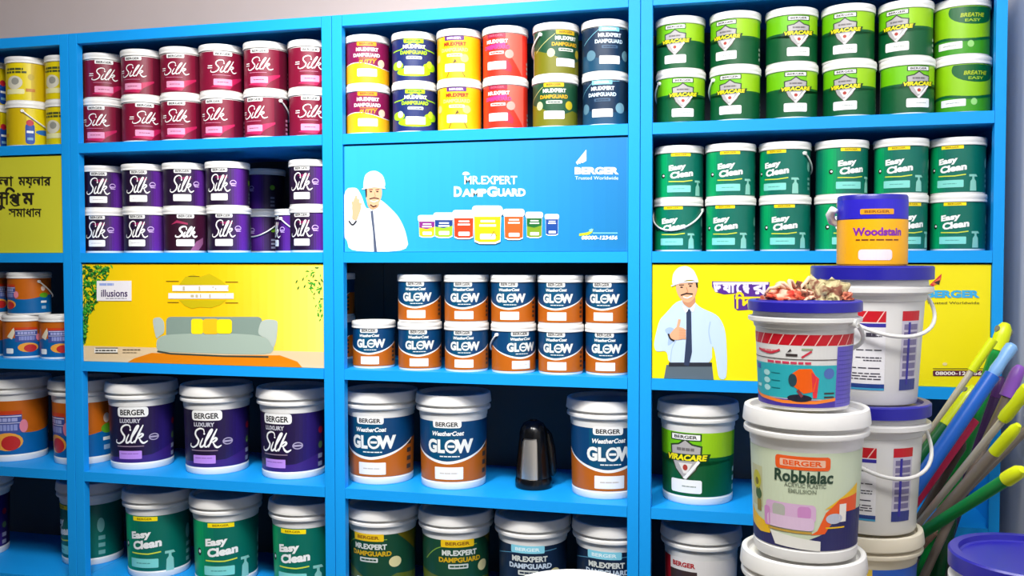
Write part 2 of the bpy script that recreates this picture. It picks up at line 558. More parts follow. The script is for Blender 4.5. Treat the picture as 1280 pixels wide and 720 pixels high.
def d_clean(big=False):
    a = Art(1, A0 if not big else 0.38)
    s, o = (1.0, 0.0) if not big else (0.82, 0.03)
    v = lambda x: x*s+o
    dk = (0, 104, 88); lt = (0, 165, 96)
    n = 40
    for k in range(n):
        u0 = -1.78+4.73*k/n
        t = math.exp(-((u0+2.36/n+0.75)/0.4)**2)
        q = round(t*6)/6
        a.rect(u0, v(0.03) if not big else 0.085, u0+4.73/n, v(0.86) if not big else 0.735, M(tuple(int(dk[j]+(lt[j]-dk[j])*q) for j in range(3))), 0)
    yc = v(0.825) if not big else 0.70
    a.rrect(0.10, yc, 0.82, 0.06*s, YEL, 2, 0.1)
    a.text('BERGER', 0.10, yc, 0.5, 0.03*s, M((150, 120, 10)), 3, 0.03)
    a.text('Easy', -0.05, v(0.575), 0.72, 0.135*s, W, 4, 0.055, 0.12, 7)
    a.text('Clean', 0.14, v(0.455), 0.98, 0.125*s, W, 4, 0.055, 0.12, 7)
    a.ell(-0.68, v(0.43), 0.09, 0.045, K, 3); a.ell(-0.66, v(0.435), 0.05, 0.02, W, 4)
    a.stroke([(-0.42, v(0.32)), (0.2, v(0.315)), (0.6, v(0.34))], 0.018*s, M((215, 225, 70)), 3)
    a.rrect(0.02, v(0.18), 1.0, 0.13*s, M((130, 215, 205)), 3, 0.1)
    a.dashes(0.02, v(0.18), 0.5, 0.012, M((80, 160, 150)), 4, 3)
    bt = M((140, 205, 190))
    a.poly([(0.75, v(0.05)), (1.02, v(0.05)), (1.0, v(0.22)), (0.93, v(0.26)), (0.93, v(0.33)), (0.84, v(0.33)), (0.84, v(0.26)), (0.77, v(0.22))], bt, 3)
    a.poly([(0.72, v(0.34)), (1.0, v(0.34)), (1.06, v(0.30)), (0.72, v(0.30))], bt, 4)
    a.ell(1.62, v(0.55), 0.12, 0.09, M((120, 180, 165)), 2); info_panel(a, 1.65, 0.12, M((110, 170, 160)), 3)
    return a
def d_glow(big=False):
    a = Art(1, A0 if not big else 0.38)
    s, o = (1.0, 0.0) if not big else (0.80, 0.035)
    v = lambda x: x*s+o
    fullband(a, v(0.045) if not big else 0.085, v(0.86) if not big else 0.725, M((2, 60, 106)))
    a.rect(-0.55, v(0.35), 0.4, v(0.86) if not big else 0.725, M((0, 74, 110)), 1)
    arc = lambda u: v(0.315 + 0.10*(abs(u)/0.9)**1.7 if abs(u) < 1.5 else 0.553)
    us = [-pi+2*pi*k/72 for k in range(73)]
    lo = v(0.05) if not big else 0.085
    us = [u for u in us if -1.78 < u < 2.95]
    a.poly([(us[0], lo), (us[-1], lo)]+[(u, arc(u)) for u in reversed(us)], M((182, 94, 16)), 2)
    a.stroke([(u, arc(u)) for u in us if abs(u) < 1.55], 0.030*s, W, 3, False, lambda t: 0.35+0.9*sin(pi*t))
    tc = v(0.815) if not big else 0.70
    tab(a, tc, 0.105*s, 0.86)
    a.text('WeatherCoat', 0.02, v(0.705), 0.98, 0.062*s, W, 4, 0.035, 0.25, 1)
    gm = M((232, 234, 230))
    a.text('GL', -0.34, v(0.535), 0.56, 0.185*s, gm, 4, 0.05)
    a.stroke([(0.13+0.16*cos(2*pi*k/20), v(0.535)+0.075*s*sin(2*pi*k/20)) for k in range(21)], 0.032*s, gm, 4)
    a.rect(0.03, v(0.52), 0.23, v(0.55), gm, 5)
    a.text('W', 0.52, v(0.535), 0.58, 0.185*s, gm, 4, 0.06)
    a.dashes(0.08, v(0.40), 0.6, 0.014*s, W, 4, 4)
    a.rrect(0.05, v(0.175), 0.88, 0.165*s, W, 4, 0.06)
    a.dashes(0.05, v(0.175), 0.55, 0.012, M((200, 190, 180)), 5, 3)
    info_panel(a, 1.35, 0.14, M((60, 50, 45)), 4)
    return a
def d_lemon():
    a = Art(1, A0)
    fullband(a, 0.03, 0.86, M((226, 205, 8)))
    a.rect(0.45, 0.03, 1.6, 0.86, M((205, 175, 6)), 1)
    g = M((70, 80, 40))
    a.dashes(-0.35, 0.72, 0.9, 0.05, g, 3, 3); a.dashes(-0.3, 0.65, 1.1, 0.045, g, 3, 4)
    a.ell(-0.35, 0.42, 0.42, 0.15, M((215, 210, 190)), 2); a.ell(-0.3, 0.45, 0.2, 0.08, M((150, 150, 140)), 3)
    a.rrect(-0.35, 0.22, 1.0, 0.11, M((235, 230, 170)), 3, 0.3)
    a.ell(0.45, 0.55, 0.15, 0.07, M((190, 165, 20)), 3); a.rect(0.2, 0.22, 0.62, 0.29, M((190, 120, 10)), 3)
    a.rrect(1.75, 0.28, 0.42, 0.46, M((20, 70, 160)), 3, 0.35); a.ell(1.75, 0.53, 0.17, 0.07, M((190, 30, 50)), 4)
    a.rect(1.6, 0.30, 1.9, 0.35, W, 5); a.rect(1.62, 0.14, 1.88, 0.20, M((120, 170, 200)), 5)
    a.ell(2.5, 0.33, 0.5, 0.06, M((40, 110, 190)), 2)
    return a
def d_orange(big=False):
    a = Art(1, A0 if not big else 0.38)
    s, o = (1.0, 0.0) if not big else (0.80, 0.04)
    v = lambda x: x*s+o
    fullband(a, 0.045 if not big else 0.085, 0.86 if not big else 0.735, M((190, 96, 10)))
    lo = 0.045 if not big else 0.085
    us = [-1.78+4.73*k/60 for k in range(61)]
    arc = lambda u: v(0.42+0.05*cos(2*u+1.2))
    a.poly([(-1.78, lo), (2.95, lo)]+[(u, arc(u)) for u in reversed(us)], M((0, 96, 160)), 1)
    a.rect(-0.6, v(0.66), 0.6, v(0.72), M((200, 60, 20)), 2)
    a.rect(-0.45, v(0.38), 0.6, v(0.66), M((64, 80, 150)), 2)
    a.rect(-0.42, v(0.63), 0.58, v(0.645), M((215, 215, 235)), 3); a.dashes(0.08, v(0.585), 0.8, 0.055*s, M((165, 170, 215)), 3, 5)
    a.rect(-0.42, v(0.53), 0.58, v(0.54), M((215, 215, 235)), 3); a.dashes(0.1, v(0.465), 0.72, 0.09*s, M((140, 150, 205)), 3, 6)
    a.poly([(-0.9, v(0.5)), (-0.5, v(0.72)), (-0.45, v(0.60)), (-0.6, v(0.44))], M((225, 215, 190)), 3)
    a.ell(0.15, v(0.25), 0.48, 0.11, M((235, 160, 60)), 3); a.ell(0.25, v(0.23), 0.3, 0.09, M((190, 40, 40)), 4)
    a.ell(0.65, v(0.48), 0.13, 0.08, M((225, 130, 150)), 4)
    a.rrect(-0.75, v(0.17), 0.42, 0.12*s, W, 4, 0.2)
    a.ell(1.95, v(0.62), 0.12, 0.06, M((230, 205, 190)), 2); a.ell(2.0, v(0.46), 0.25, 0.06, M((90, 160, 30)), 2)
    a.rect(1.82, v(0.28), 2.15, v(0.33), W, 3); a.rect(1.85, v(0.14), 2.1, v(0.21), M((150, 180, 210)), 3)
    return a
def d_silkpail():
    a = Art(1, 0.38)
    n = 40
    for k in range(n):
        u0 = -1.78+4.73*k/n
        t = math.exp(-((u0+2.36/n-1.1)/0.6)**2)
        q = round(t*6)/6
        a.rect(u0, 0.085, u0+4.73/n, 0.735, M(tuple(int((28, 14, 46)[j]+((42, 26, 104)[j]-(28, 14, 46)[j])*q) for j in range(3))), 0)
    a.poly([(-1.3, 0.085), (1.4, 0.085), (1.4, 0.26), (0.6, 0.17), (-1.3, 0.13)], M((58, 32, 116)), 1)
    tab(a, 0.675, 0.115, 0.98)
    a.text('LUXURY', -0.08, 0.572, 0.68, 0.048, M((190, 190, 200)), 3, 0.04)
    silk(a, -0.05, 0.415, 0.98, 0.225, W, 0.082)
    lv = M((170, 160, 190))
    a.stroke([(0.66+0.15*cos(t*0.42), 0.375+0.035*sin(t*0.42)) for t in range(16)], 0.012, lv, 3)
    a.rect(0.5, 0.365, 0.82, 0.385, lv, 4)
    a.rect(-0.55, 0.27, 0.35, 0.28, M((150, 130, 150)), 3)
    a.rrect(-0.1, 0.175, 0.76, 0.095, M((188, 140, 226)), 3, 0.06)
    a.dashes(-0.1, 0.19, 0.6, 0.008, M((130, 90, 170)), 4, 3)
    a.ell(1.5, 0.52, 0.11, 0.04, M((160, 20, 50)), 2); a.ell(1.5, 0.35, 0.11, 0.04, M((80, 110, 70)), 2); info_panel(a, 1.5, 0.11, M((150, 150, 170)), 2)
    return a
def d_expertpail(bg, low, tabc, tword, t2, kind):
    a = Art(1, 0.38)
    fullband(a, 0.085, 0.735, M(bg))
    if kind == 'olive':
        a.poly([(0.9, 0.735), (1.9, 0.735), (1.7, 0.50)], M((110, 100, 10)), 1)
        a.stroke([(-1.1, 0.50), (-0.5, 0.66), (0.6, 0.68)], 0.010, M((120, 160, 60)), 2, True)
        a.poly([(-1.78, 0.085), (2.95, 0.085), (2.95, 0.2), (0.9, 0.3), (0.2, 0.2), (-0.6, 0.34), (-1.78, 0.4)], M(low), 1)
    else:
        a.stroke([(-1.2, 0.60), (-0.4, 0.66), (0.9, 0.69)], 0.008, M((80, 140, 170)), 2, True)
        a.poly([(-1.4, 0.085), (1.4, 0.085), (1.4, 0.3), (0.2, 0.22), (-1.4, 0.35)], M(low), 1)
    a.rrect(0, 0.70, 1.0, 0.08, M(tabc), 3, 0.15)
    a.text('BERGER', 0, 0.70, 0.72, 0.036, M(tword), 4, 0.03)
    a.text('MR.EXPERT', 0.06, 0.60, 1.06, 0.06, M((205, 210, 205)), 4, 0.045)
    a.text('DAMPGUARD', 0.08, 0.525, 1.3, 0.055, M(t2), 4, 0.045)
    a.rrect(0.02, 0.455, 0.6, 0.05, M((200, 205, 200)), 3, 0.2)
    a.dashes(0.02, 0.455, 0.5, 0.018, M(bg), 4, 4)
    a.ell(0.85, 0.43, 0.2, 0.06, M((215, 205, 150)), 3)
    a.rrect(0.02, 0.2, 0.9, 0.12, W, 5, 0.1)
    return a
def d_whitepail():
    a = Art(1, 0.38)
    fullband(a, 0.085, 0.715, M((222, 218, 216)))
    a.rect(-1.1, 0.085, -0.66, 0.715, M((160, 20, 34)), 1)
    a.rect(-0.66, 0.085, 0.2, 0.60, M((60, 44, 44)), 1)
    a.text('BERGER', -0.2, 0.66, 0.7, 0.05, M((170, 20, 30)), 3, 0.04)
    a.rrect(-0.2, 0.3, 0.6, 0.1, W, 3, 0.1)
    return a
def d_robbi():
    a = Art(1, 0.40)
    fullband(a, 0.085, 0.735, M((205, 216, 186)))
    a.rect(-1.2, 0.32, -0.8, 0.6, M((196, 196, 150)), 1)
    navy, orr, yl = M((40, 40, 96)), M((238, 92, 26)), M((240, 190, 20))
    a.poly([(-1.78, 0.085), (2.95, 0.085), (2.95, 0.30), (0.95, 0.35), (0.72, 0.33), (0.42, 0.20), (0.1, 0.15), (-0.5, 0.165), (-0.9, 0.19), (-1.78, 0.2)], navy, 2)
    a.poly([(-1.3, 0.30), (-0.95, 0.25), (-0.62, 0.22), (-0.62, 0.16), (-0.9, 0.15), (-1.3, 0.19)], yl, 3)
    a.poly([(0.42, 0.36), (0.72, 0.43), (1.2, 0.52), (1.2, 0.45), (0.8, 0.40)], yl, 3)
    a.poly([(0.18, 0.19), (0.30, 0.22), (0.45, 0.34), (0.72, 0.425), (1.2, 0.45), (1.2, 0.34), (0.85, 0.34), (0.6, 0.29), (0.44, 0.20)], orr, 3)
    tb = orr
    a.rrect(0.02, 0.665, 0.98, 0.09, tb, 3, 0.25)
    a.rrect(0.02, 0.665, 0.80, 0.048, M((240, 190, 160)), 4, 0.15)
    a.text('BERGER', 0.02, 0.665, 0.68, 0.034, tb, 5, 0.03)
    a.text('Robbialac', 0.04, 0.575, 1.06, 0.082, M((40, 66, 50)), 4, 0.032, 0.05)
    a.text('ACRYLIC PLASTIC', 0.07, 0.517, 0.74, 0.028, M((120, 130, 110)), 4, 0.02)
    a.text('EMULSION', 0.02, 0.478, 0.5, 0.028, M((130, 140, 118)), 4, 0.02)
    pk, pk2, pk3 = M((216, 176, 210)), M((222, 192, 218)), M((206, 140, 196))
    a.rrect(-0.22, 0.33, 0.98, 0.12, pk, 3, 0.25)
    a.rrect(-0.42, 0.335, 0.26, 0.085, M((180, 180, 170)), 4, 0.3); a.rrect(0.06, 0.335, 0.24, 0.085, pk3, 4, 0.3)
    a.rrect(-0.22, 0.26, 0.92, 0.085, pk2, 5, 0.3)
    a.rrect(-0.68, 0.28, 0.14, 0.13, pk3, 5, 0.3); a.rect(-0.66, 0.195, 0.20, 0.21, M((190, 150, 60)), 4)
    a.ell(-0.98, 0.50, 0.14, 0.065, M((196, 190, 30)), 4); a.ell(-0.97, 0.49, 0.06, 0.025, M((120, 110, 20)), 5)
    a.rect(-0.98, 0.29, -0.85, 0.37, M((150, 130, 50)), 4); a.ell(-0.93, 0.41, 0.1, 0.04, M((70, 100, 50)), 4)
    a.ell(0.62, 0.30, 0.17, 0.035, M((190, 195, 210)), 5)
    a.text('1', 0.80, 0.335, 0.16, 0.12, M((240, 235, 225)), 5, 0.05)
    a.rect(0.45, 0.235, 0.85, 0.245, yl, 5)
    a.poly([(-0.62, 0.19), (0.36, 0.15), (0.36, 0.085), (-0.5, 0.10)], M((232, 230, 222)), 5)
    return a
def stripes(a, v0, v1, u0, u1, n):
    red = M((196, 18, 34))
    a.rect(u0, v0, u1, v1, red, 1)
    for k in range(n):
        u = u0+(u1-u0)*(k+0.6)/n
        a.poly([(u-0.055, v0), (u-0.03, v0), (u+0.105, v1), (u+0.08, v1)], M((240, 190, 180)), 2)
def d_mixer():
    a = Art(1, 0.48)
    fullband(a, 0.03, 0.70, M((222, 220, 216)))
    stripes(a, 0.60, 0.70, -1.5, 1.5, 12)
    fullband(a, 0.03, 0.10, M((60, 50, 170)), 1)
    tq = M((44, 170, 180))
    a.rect(-1.5, 0.11, 0.86, 0.42, tq, 2)
    pts = [(-1.5+2.36*k/20, 0.11-0.0*k) for k in range(21)]
    a.poly([(-1.5, 0.14), (-1.0, 0.085), (-0.3, 0.06), (0.4, 0.065), (0.86, 0.09), (0.86, 0.12), (0.4, 0.095), (-0.3, 0.09), (-1.0, 0.115), (-1.5, 0.17)], M((240, 130, 40)), 4)
    a.poly([(-1.5, 0.03), (0.86, 0.03), (0.86, 0.09), (0.4, 0.065), (-0.3, 0.06), (-1.0, 0.085), (-1.5, 0.14)], M((64, 44, 150)), 3)
    vio = M((96, 84, 186))
    a.rect(0.86, 0.03, 1.5, 0.59, vio, 3)
    for k in range(13):
        a.rect(0.9, 0.06+0.04*k, 1.45, 0.066+0.04*k, M((70, 60, 160)), 4)
    rd, dk = M((205, 50, 70)), M((60, 50, 50))
    a.stroke([(-1.0, 0.545), (-0.6, 0.52), (-0.35, 0.555)], 0.02, rd, 4, True); a.dashes(-0.7, 0.54, 0.6, 0.02, M((220, 130, 130)), 3, 4)
    a.rect(-0.22, 0.50, 0.02, 0.522, dk, 4); a.poly([(-0.2, 0.53), (-0.12, 0.57), (-0.1, 0.55)], dk, 4)
    a.rect(0.1, 0.56, 0.32, 0.575, M((150, 170, 130)), 4); a.stroke([(0.1, 0.49), (0.2, 0.52), (0.3, 0.55)], 0.018, rd, 4)
    a.rect(-1.5, 0.468, 0.86, 0.475, dk, 4)
    a.dashes(-0.18, 0.44, 1.0, 0.02, M((210, 60, 90)), 4, 6)
    org = M((240, 96, 16))
    a.poly([(-0.15, 0.32), (0.05, 0.385), (0.3, 0.39), (0.42, 0.30), (0.36, 0.18), (0.15, 0.16), (-0.05, 0.22)], org, 5)
    a.ell(-0.08, 0.28, 0.09, 0.06, M((40, 70, 80)), 6); a.poly([(0.3, 0.36), (0.46, 0.30), (0.42, 0.12), (0.34, 0.12)], M((225, 50, 60)), 5)
    a.ell(0.06, 0.115, 0.26, 0.035, M((30, 30, 46)), 5); a.stroke([(0.02, 0.19), (0.12, 0.13)], 0.03, M((130, 60, 70)), 6)
    for k in range(3):
        a.ell(-0.72, 0.19+0.07*k, 0.1, 0.028, M((170, 220, 220)), 4); a.rect(-0.58, 0.19+0.07*k, -0.36, 0.198+0.07*k, M((20, 110, 120)), 4)
    a.dashes(-1.05, 0.38, 0.2, 0.05, M((60, 90, 170)), 4, 2); a.dashes(-1.05, 0.2, 0.2, 0.03, M((180, 220, 220)), 4, 2)
    a.ell(0.68, 0.345, 0.12, 0.05, M((80, 110, 180)), 4); a.rect(0.58, 0.155, 0.82, 0.17, dk, 4); a.rect(0.58, 0.12, 0.82, 0.135, dk, 4)
    return a
def d_stripepail():
    a = Art(1, 0.40)
    pan = M((226, 224, 226))
    blu = M((52, 44, 150))
    a.rect(-1.35, 0.11, 0.52, 0.66, pan, 1)
    stripes(a, 0.60, 0.68, -1.35, 0.52, 6)
    a.rect(-1.35, 0.565, 0.52, 0.592, blu, 2)
    a.rect(-1.35, 0.11, 0.52, 0.125, M((60, 150, 190)), 2); a.rect(-1.35, 0.125, 0.52, 0.155, M((30, 60, 130)), 2)
    dk = M((60, 56, 70))
    for v, wd in ((0.50, 0.25), (0.40, 1.1), (0.345, 0.5), (0.325, 0.35), (0.27, 1.2), (0.23, 0.9), (0.21, 0.95), (0.19, 0.7)):
        a.dashes(0.45-wd/2, v, wd, 0.008, dk, 3, 5)
    a.dashes(0.25, 0.51, 0.2, 0.03, dk, 3, 2)
    a.rect(0.85, 0.11, 1.32, 0.68, M((196, 190, 206)), 1)
    a.rect(0.85, 0.61, 1.32, 0.68, M((196, 18, 34)), 2)
    a.rect(0.85, 0.11, 1.32, 0.19, M((50, 60, 130)), 2)
    for k in range(7):
        a.rect(0.9, 0.21+0.056*k, 1.27, 0.25+0.056*k, M((120, 112, 150)), 3)
    a.rect(1.0, 0.15, 1.06, 0.60, blu, 4)
    return a
def d_wood():
    a = Art(1, 0.53)
    yl = M((248, 176, 10)); blu = M((44, 34, 190))
    fullband(a, 0.02, 0.64, yl)
    a.dashes(0.35, 0.36, 1.25, 0.018, M((120, 60, 30)), 3, 6)
    a.text('Woodstain', 0.35, 0.475, 1.45, 0.115, M((130, 40, 160)), 3, 0.04)
    a.rrect(0.28, 0.15, 0.95, 0.15, M((240, 226, 226)), 3, 0.3)
    a.rrect(0.32, 0.755, 0.95, 0.075, M((236, 160, 30)), 3, 0.2)
    a.text('BERGER', 0.32, 0.755, 0.7, 0.04, M((150, 90, 20)), 4, 0.03)
    fullband(a, 0.66, 0.93, blu)
    return a
def d_blueyellow():
    a = Art(1, 0.40)
    fullband(a, 0.085, 0.735, M((40, 96, 200)))
    a.rect(-1.3, 0.085, -0.1, 0.735, M((236, 200, 60)), 1)
    a.ell(0.6, 0.52, 0.16, 0.07, M((240, 200, 30)), 2); a.ell(0.6, 0.52, 0.08, 0.035, M((30, 40, 90)), 3)
    return a
def d_plain():
    a = Art(1, 0.40)
    fullband(a, 0.085, 0.70, M((200, 214, 190)))
    return a

# ------------------------------------------------------------------ pail prototypes and copies
PROTO = {}
def part_copy(src, parent):
    c = src.copy()
    COL.objects.link(c)
    c.parent = parent
    return c

def make_pail(name, design, R, H, kind, loc, rz, tp=0.006, lid=None, lidname=None):
    """kind: 'tub' straight small tub, 'pail' big ribbed pail"""
    lid = lid or LIDW
    k = (name, design.__name__ if hasattr(design, '__name__') else str(design), R, H, lid.name)
    t = empty(name, loc, rz)
    if k in PROTO:
        for s in PROTO[k]:
            part_copy(s, t)
        return t
    bm = bmesh.new()
    if kind == 'tub':
        tub_body(bm, R, H)
    else:
        pail_body(bm, R, H, tp)
    b = link_mesh('body', bm, LIDW, t)
    sharpen(b)
    bm = bmesh.new()
    if kind == 'tub':
        tub_lid(bm, R, H)
    else:
        pail_lid(bm, R, H)
    l = link_mesh('lid', bm, lid, t)
    sharpen(l)
    d = design().build('printed_label', curl(R, H, 0 if kind == 'tub' else tp), t, cut=0.08)
    PROTO[k] = [b, l, d]
    return t

HND = {}
def add_handle(t, R, H, face, kind='tub', mat=None, drop=None):
    """face: direction the bail hangs, as an angle in the thing's own frame"""
    mat = mat or LIDW
    k = (R, H, kind, mat.name, drop)
    if k not in HND:
        bm = bmesh.new()
        if kind == 'tub':
            handle_bm(bm, R, H-0.026, drop or 0.048, 1.07, 0.0021)
        else:
            handle_bm(bm, R, H*0.80, drop or 0.085, 1.13, 0.0034)
        HND[k] = link_mesh('handle', bm, mat, t)
        o = HND[k]
    else:
        o = part_copy(HND[k], t)
    o.rotation_euler = (0, 0, face)
    return o

def facing(p, cx, lx, hw):
    """turn that shows the label's middle at lx when the tub's middle is at cx, half width hw"""
    al = atan2(CAM.x-p.x, -(CAM.y-p.y))
    if lx < -900:                 # turned so that its side or back shows: -1000 + angle
        return al + lx + 1000
    return al + asin(max(-0.98, min(0.98, (lx-cx)/hw)))

# ------------------------------------------------------------------ room
ZS = {'1': 1.60431, '2': 1.30832, '3': 1.01276, '4': 0.71011, '5': 0.408}
RB = 1.87183
BT = 0.026
PW = 0.77
HS = 0.0275
X0, X1 = -PW, 3*PW
wallm = M((206, 186, 176), 0.85, noise=0.03, nscale=8, name='wall_paint')
wallw = M((222, 222, 226), 0.8, noise=0.02, nscale=8, name='white_wall_paint')
flo = box_obj('floor', -2.2, 2.40, -5.2, 0.6, -0.06, 0.0, M((120, 114, 108), 0.4, noise=0.05, nscale=6, name='floor_tile'))
flo['kind'] = 'structure'
wb = box_obj('wall_back', -2.2, 2.40, 0.36, 0.44, 0.0, 2.9, wallm); wb['kind'] = 'structure'
wr = box_obj('wall_right', 2.352, 2.43, -5.2, 0.36, 0.0, 2.9, wallw); wr['kind'] = 'structure'
ce = box_obj('ceiling', -2.2, 2.43, -5.2, 0.44, 2.9, 2.96, M((232, 232, 230), 0.9, name='ceiling_paint')); ce['kind'] = 'structure'

# ------------------------------------------------------------------ shelving
blue = M((18, 152, 234), 0.5, noise=0.03, nscale=5, spec=0.25, name='blue_laminate')
dark = M((84, 92, 96), 0.7, noise=0.05, nscale=6, name='dark_back_board')
unit_label = ['blue shelving unit at the far left holding lemon yellow tubs on top',
              'blue shelving unit holding the maroon tubs and the green sofa poster',
              'blue shelving unit with the blue poster and the black flask',
              'blue shelving unit against the white wall with the yellow poster of a man']
DEP = 0.345
for i in range(4):
    xa, xb = X0+i*PW+0.0006, X0+(i+1)*PW-0.0006
    if i == 0:
        xa -= 0.25
    t = empty('shelf_unit', ((xa+xb)/2, 0, 0))
    tag(t, unit_label[i], 'shelves', 'blue shelving units along the wall')
    ox = (xa+xb)/2
    a, b = xa-ox, xb-ox
    er = 0.0225 if i == 3 else HS
    for s in (0, 1):
        if s == 0:
            box_obj('stile', a, a+HS-0.0006, 0.0, 0.022, 0.0, 1.90, blue, t, 0.0012)
        else:
            box_obj('stile', b-er+0.0006, b, 0.0, 0.022, 0.0, 1.90, blue, t, 0.0012)
    if i == 3:
        box_obj('side_panel', b-0.008, b, 0.022, DEP-0.006, 0.0, 1.90, blue, t)
    box_obj('top_board', a+HS if i != 9 else a, b-er, 0.0, 0.022, RB, 1.90, blue, t, 0.0012)
    box_obj('top_panel', a, b, 0.022, DEP-0.006, 1.882, 1.90, blue, t)
    for k in '12345':
        bm = bmesh.new()
        z = ZS[k]
        lo, hi = a, (b if i < 3 else b-0.008)
        # board with notches round the two stiles
        pts = [(a+HS, 0.0), (b-er, 0.0), (b-er, 0.022), (hi, 0.022), (hi, DEP-0.006), (lo, DEP-0.006), (lo, 0.022), (a+HS, 0.022)]
        top = [bm.verts.new((p[0], p[1], z)) for p in pts]
        bot = [bm.verts.new((p[0], p[1], z-BT)) for p in pts]
        for q in range(8):
            bm.faces.new((bot[q], bot[(q+1) % 8], top[(q+1) % 8], top[q]))
        tr = tessellate_polygon([[Vector((p[0], p[1], 0)) for p in pts]])
        for f in tr:
            bm.faces.new([top[j] for j in f])
            bm.faces.new([bot[j] for j in reversed(f)])
        bmesh.ops.recalc_face_normals(bm, faces=bm.faces[:])
        link_mesh('shelf_board', bm, blue, t)
    box_obj('plinth', a+HS, b-er, 0.004, 0.022, 0.0, 0.09, blue, t)
    box_obj('back_panel', a, b, DEP-0.006, DEP, 0.0, 1.90, dark, t)

# ------------------------------------------------------------------ posters on the boards
def poster(label, group, bx, z0, z1, bg, split=True, bgart=None, art=None, parts=()):
    """two thin boards side by side filling one opening, with printed artwork"""
    x0, x1 = bx
    t = empty('poster_board', ((x0+x1)/2, 0.006, z0))
    tag(t, label, 'poster', group)
    xm = (x0+x1)/2
    for a, b in ((x0+0.001, xm-0.0006), (xm+0.0006, x1-0.001)):
        box_obj('board_leaf', a-xm, b-xm, 0.0, 0.012, 0.0005, z1-z0-0.004, bg, t, 0.0006)
    org = Vector((xm, 0.006, z0))
    def fn(u, v, l):
        p = on_plane(u, v, 0.006)
        hw, hh = xm-x0-0.0015, z1-z0-0.0045
        return Vector((min(max(p.x-org.x, -hw), hw), -0.0004-0.00022*l, min(max(p.z-org.z, 0.001), hh)))
    for nm, ar in parts:
        ar.build(nm, fn, t)
    return t
def bay(i):
    return (X0+i*PW+HS+(-0.25 if i == 0 else 0), X0+(i+1)*PW-(HS if i < 3 else 0.0225))

# --- far-left board, black Bengali lettering
a = Art(-1)
INK = M((40, 36, 20), 0.5)
def bn(a, parts, mat, layer, bold):
    for s, x0, x1, y0, y1 in parts:
        d = bold
        for dx, dy in ((0, 0), (d, 0), (-d, 0), (0, d), (0, -d), (d, d), (-d, d), (d, -d), (-d, -d)) if d else ((0, 0),):
            a.text(s, (x0+x1)/2+dx, (y0+y1)/2+dy, x1-x0-2*d, y1-y0-2*d, mat, layer, 0.0)
bn(a, [('লা', -2, 17, 220, 233), ('ময়লার', 23, 64, 220, 235)], INK, 2, 0.3)
bn(a, [('সু', -10, 8, 240, 263), ('ি', 6, 19, 234, 256), ('প', 12, 26, 241, 256), ('ম', 28, 43, 241, 256)], INK, 2, 0.55)
a.stroke([(13, 252), (18, 257), (25, 256)], 1.6, INK, 2, True)
a.stroke([(-9, 247), (9, 247)], 2.2, INK, 2)
bn(a, [('সমাধান', 11, 52, 260, 271)], INK, 2, 0.22)
poster('lime yellow poster board with black Bengali lettering at the left edge', None, bay(0), ZS['2'], ZS['1']-BT, M((208, 206, 52), 0.45, noise=0.02, nscale=3), parts=[('printed_lettering', a)])

# --- yellow room scene with a sofa
yl = M((250, 205, 10), 0.4)
ar = Art(-1)
yy = M((252, 222, 60), 0.4); yo = M((250, 192, 0), 0.4)
def tri(t, c0, c1, c2):
    a, b, q = (c0, c1, t*2) if t < 0.5 else (c1, c2, t*2-1)
    return tuple(int(a[j]+(b[j]-a[j])*q) for j in range(3))
for k in range(30):
    xa_, xb_ = 104.2+10.02*k, 104.2+10.02*(k+1)
    g0 = lambda x: 331.2+(x-104)*0.0
    ar.poly([(xa_, 332), (xb_, 332), (xb_, 440), (xa_, 440)], M(tri(k/29, (236, 206, 8), (252, 190, 0), (252, 232, 110)), 0.4), 1)
ar.poly([(98, 432), (408, 440), (408, 464), (98, 458)], M((226, 200, 160)), 2)
ar.poly([(168, 448), (190, 441), (260, 444), (350, 444), (372, 452), (378, 462), (160, 458)], M((226, 130, 10)), 3)
sofa = Art(-1)
sg, sg2, sg3 = M((160, 178, 165), 0.6), M((178, 190, 180), 0.6), M((128, 148, 138), 0.6)
sofa.rrect(268, 410, 120, 28, sg3, 4, 0.2)
sofa.poly(soft([(191, 398), (200, 396), (206, 402), (206, 416), (200, 420), (196, 424), (193, 412)]), sg2, 6)
sofa.poly(soft([(344, 400), (348, 402), (346, 426), (342, 436), (336, 424), (322, 418), (326, 402), (334, 399)]), sg2, 6)
sofa.poly(soft([(196, 424), (206, 418), (268, 416), (318, 418), (338, 424), (344, 436), (336, 444), (210, 440), (196, 438)]), sg, 5)
sofa.stroke([(197, 439), (214, 442), (280, 445), (336, 446)], 2.0, M((60, 70, 60)), 6)
cy, co = M((250, 225, 10), 0.5), M((246, 190, 20), 0.5)
sofa.rrect(247, 408, 15, 19, cy, 7, 0.2); sofa.rrect(264, 408, 20, 19, co, 8, 0.2); sofa.rrect(281, 408, 19, 18, cy, 9, 0.2)
vine = Art(-1)
gs = [M((20, 110, 30), 0.5), M((40, 150, 30), 0.5), M((90, 180, 60), 0.5), M((10, 80, 30), 0.5)]
rv = random.Random(3)
def leaf(ar, x, y, s, an, m, l):
    ar.poly([(x+s*cos(an), y+s*sin(an)), (x+0.35*s*cos(an+1.57), y+0.35*s*sin(an+1.57)), (x-s*cos(an), y-s*sin(an)), (x-0.35*s*cos(an+1.57), y-0.35*s*sin(an+1.57))], m, l)
for k in range(400):
    t = rv.random()**1.3
    y = 333+t*95
    wid = max(2.5, (36-26*min(1, (t*1.6)))) if t < 0.62 else 12*(1-t)+2
    x = 104.5+rv.random()*wid
    leaf(vine, x, y, rv.uniform(1.8, 4.0), rv.uniform(0, 3.1), gs[rv.choice((0, 0, 0, 1, 1, 2, 3, 3))], 3+k % 5)
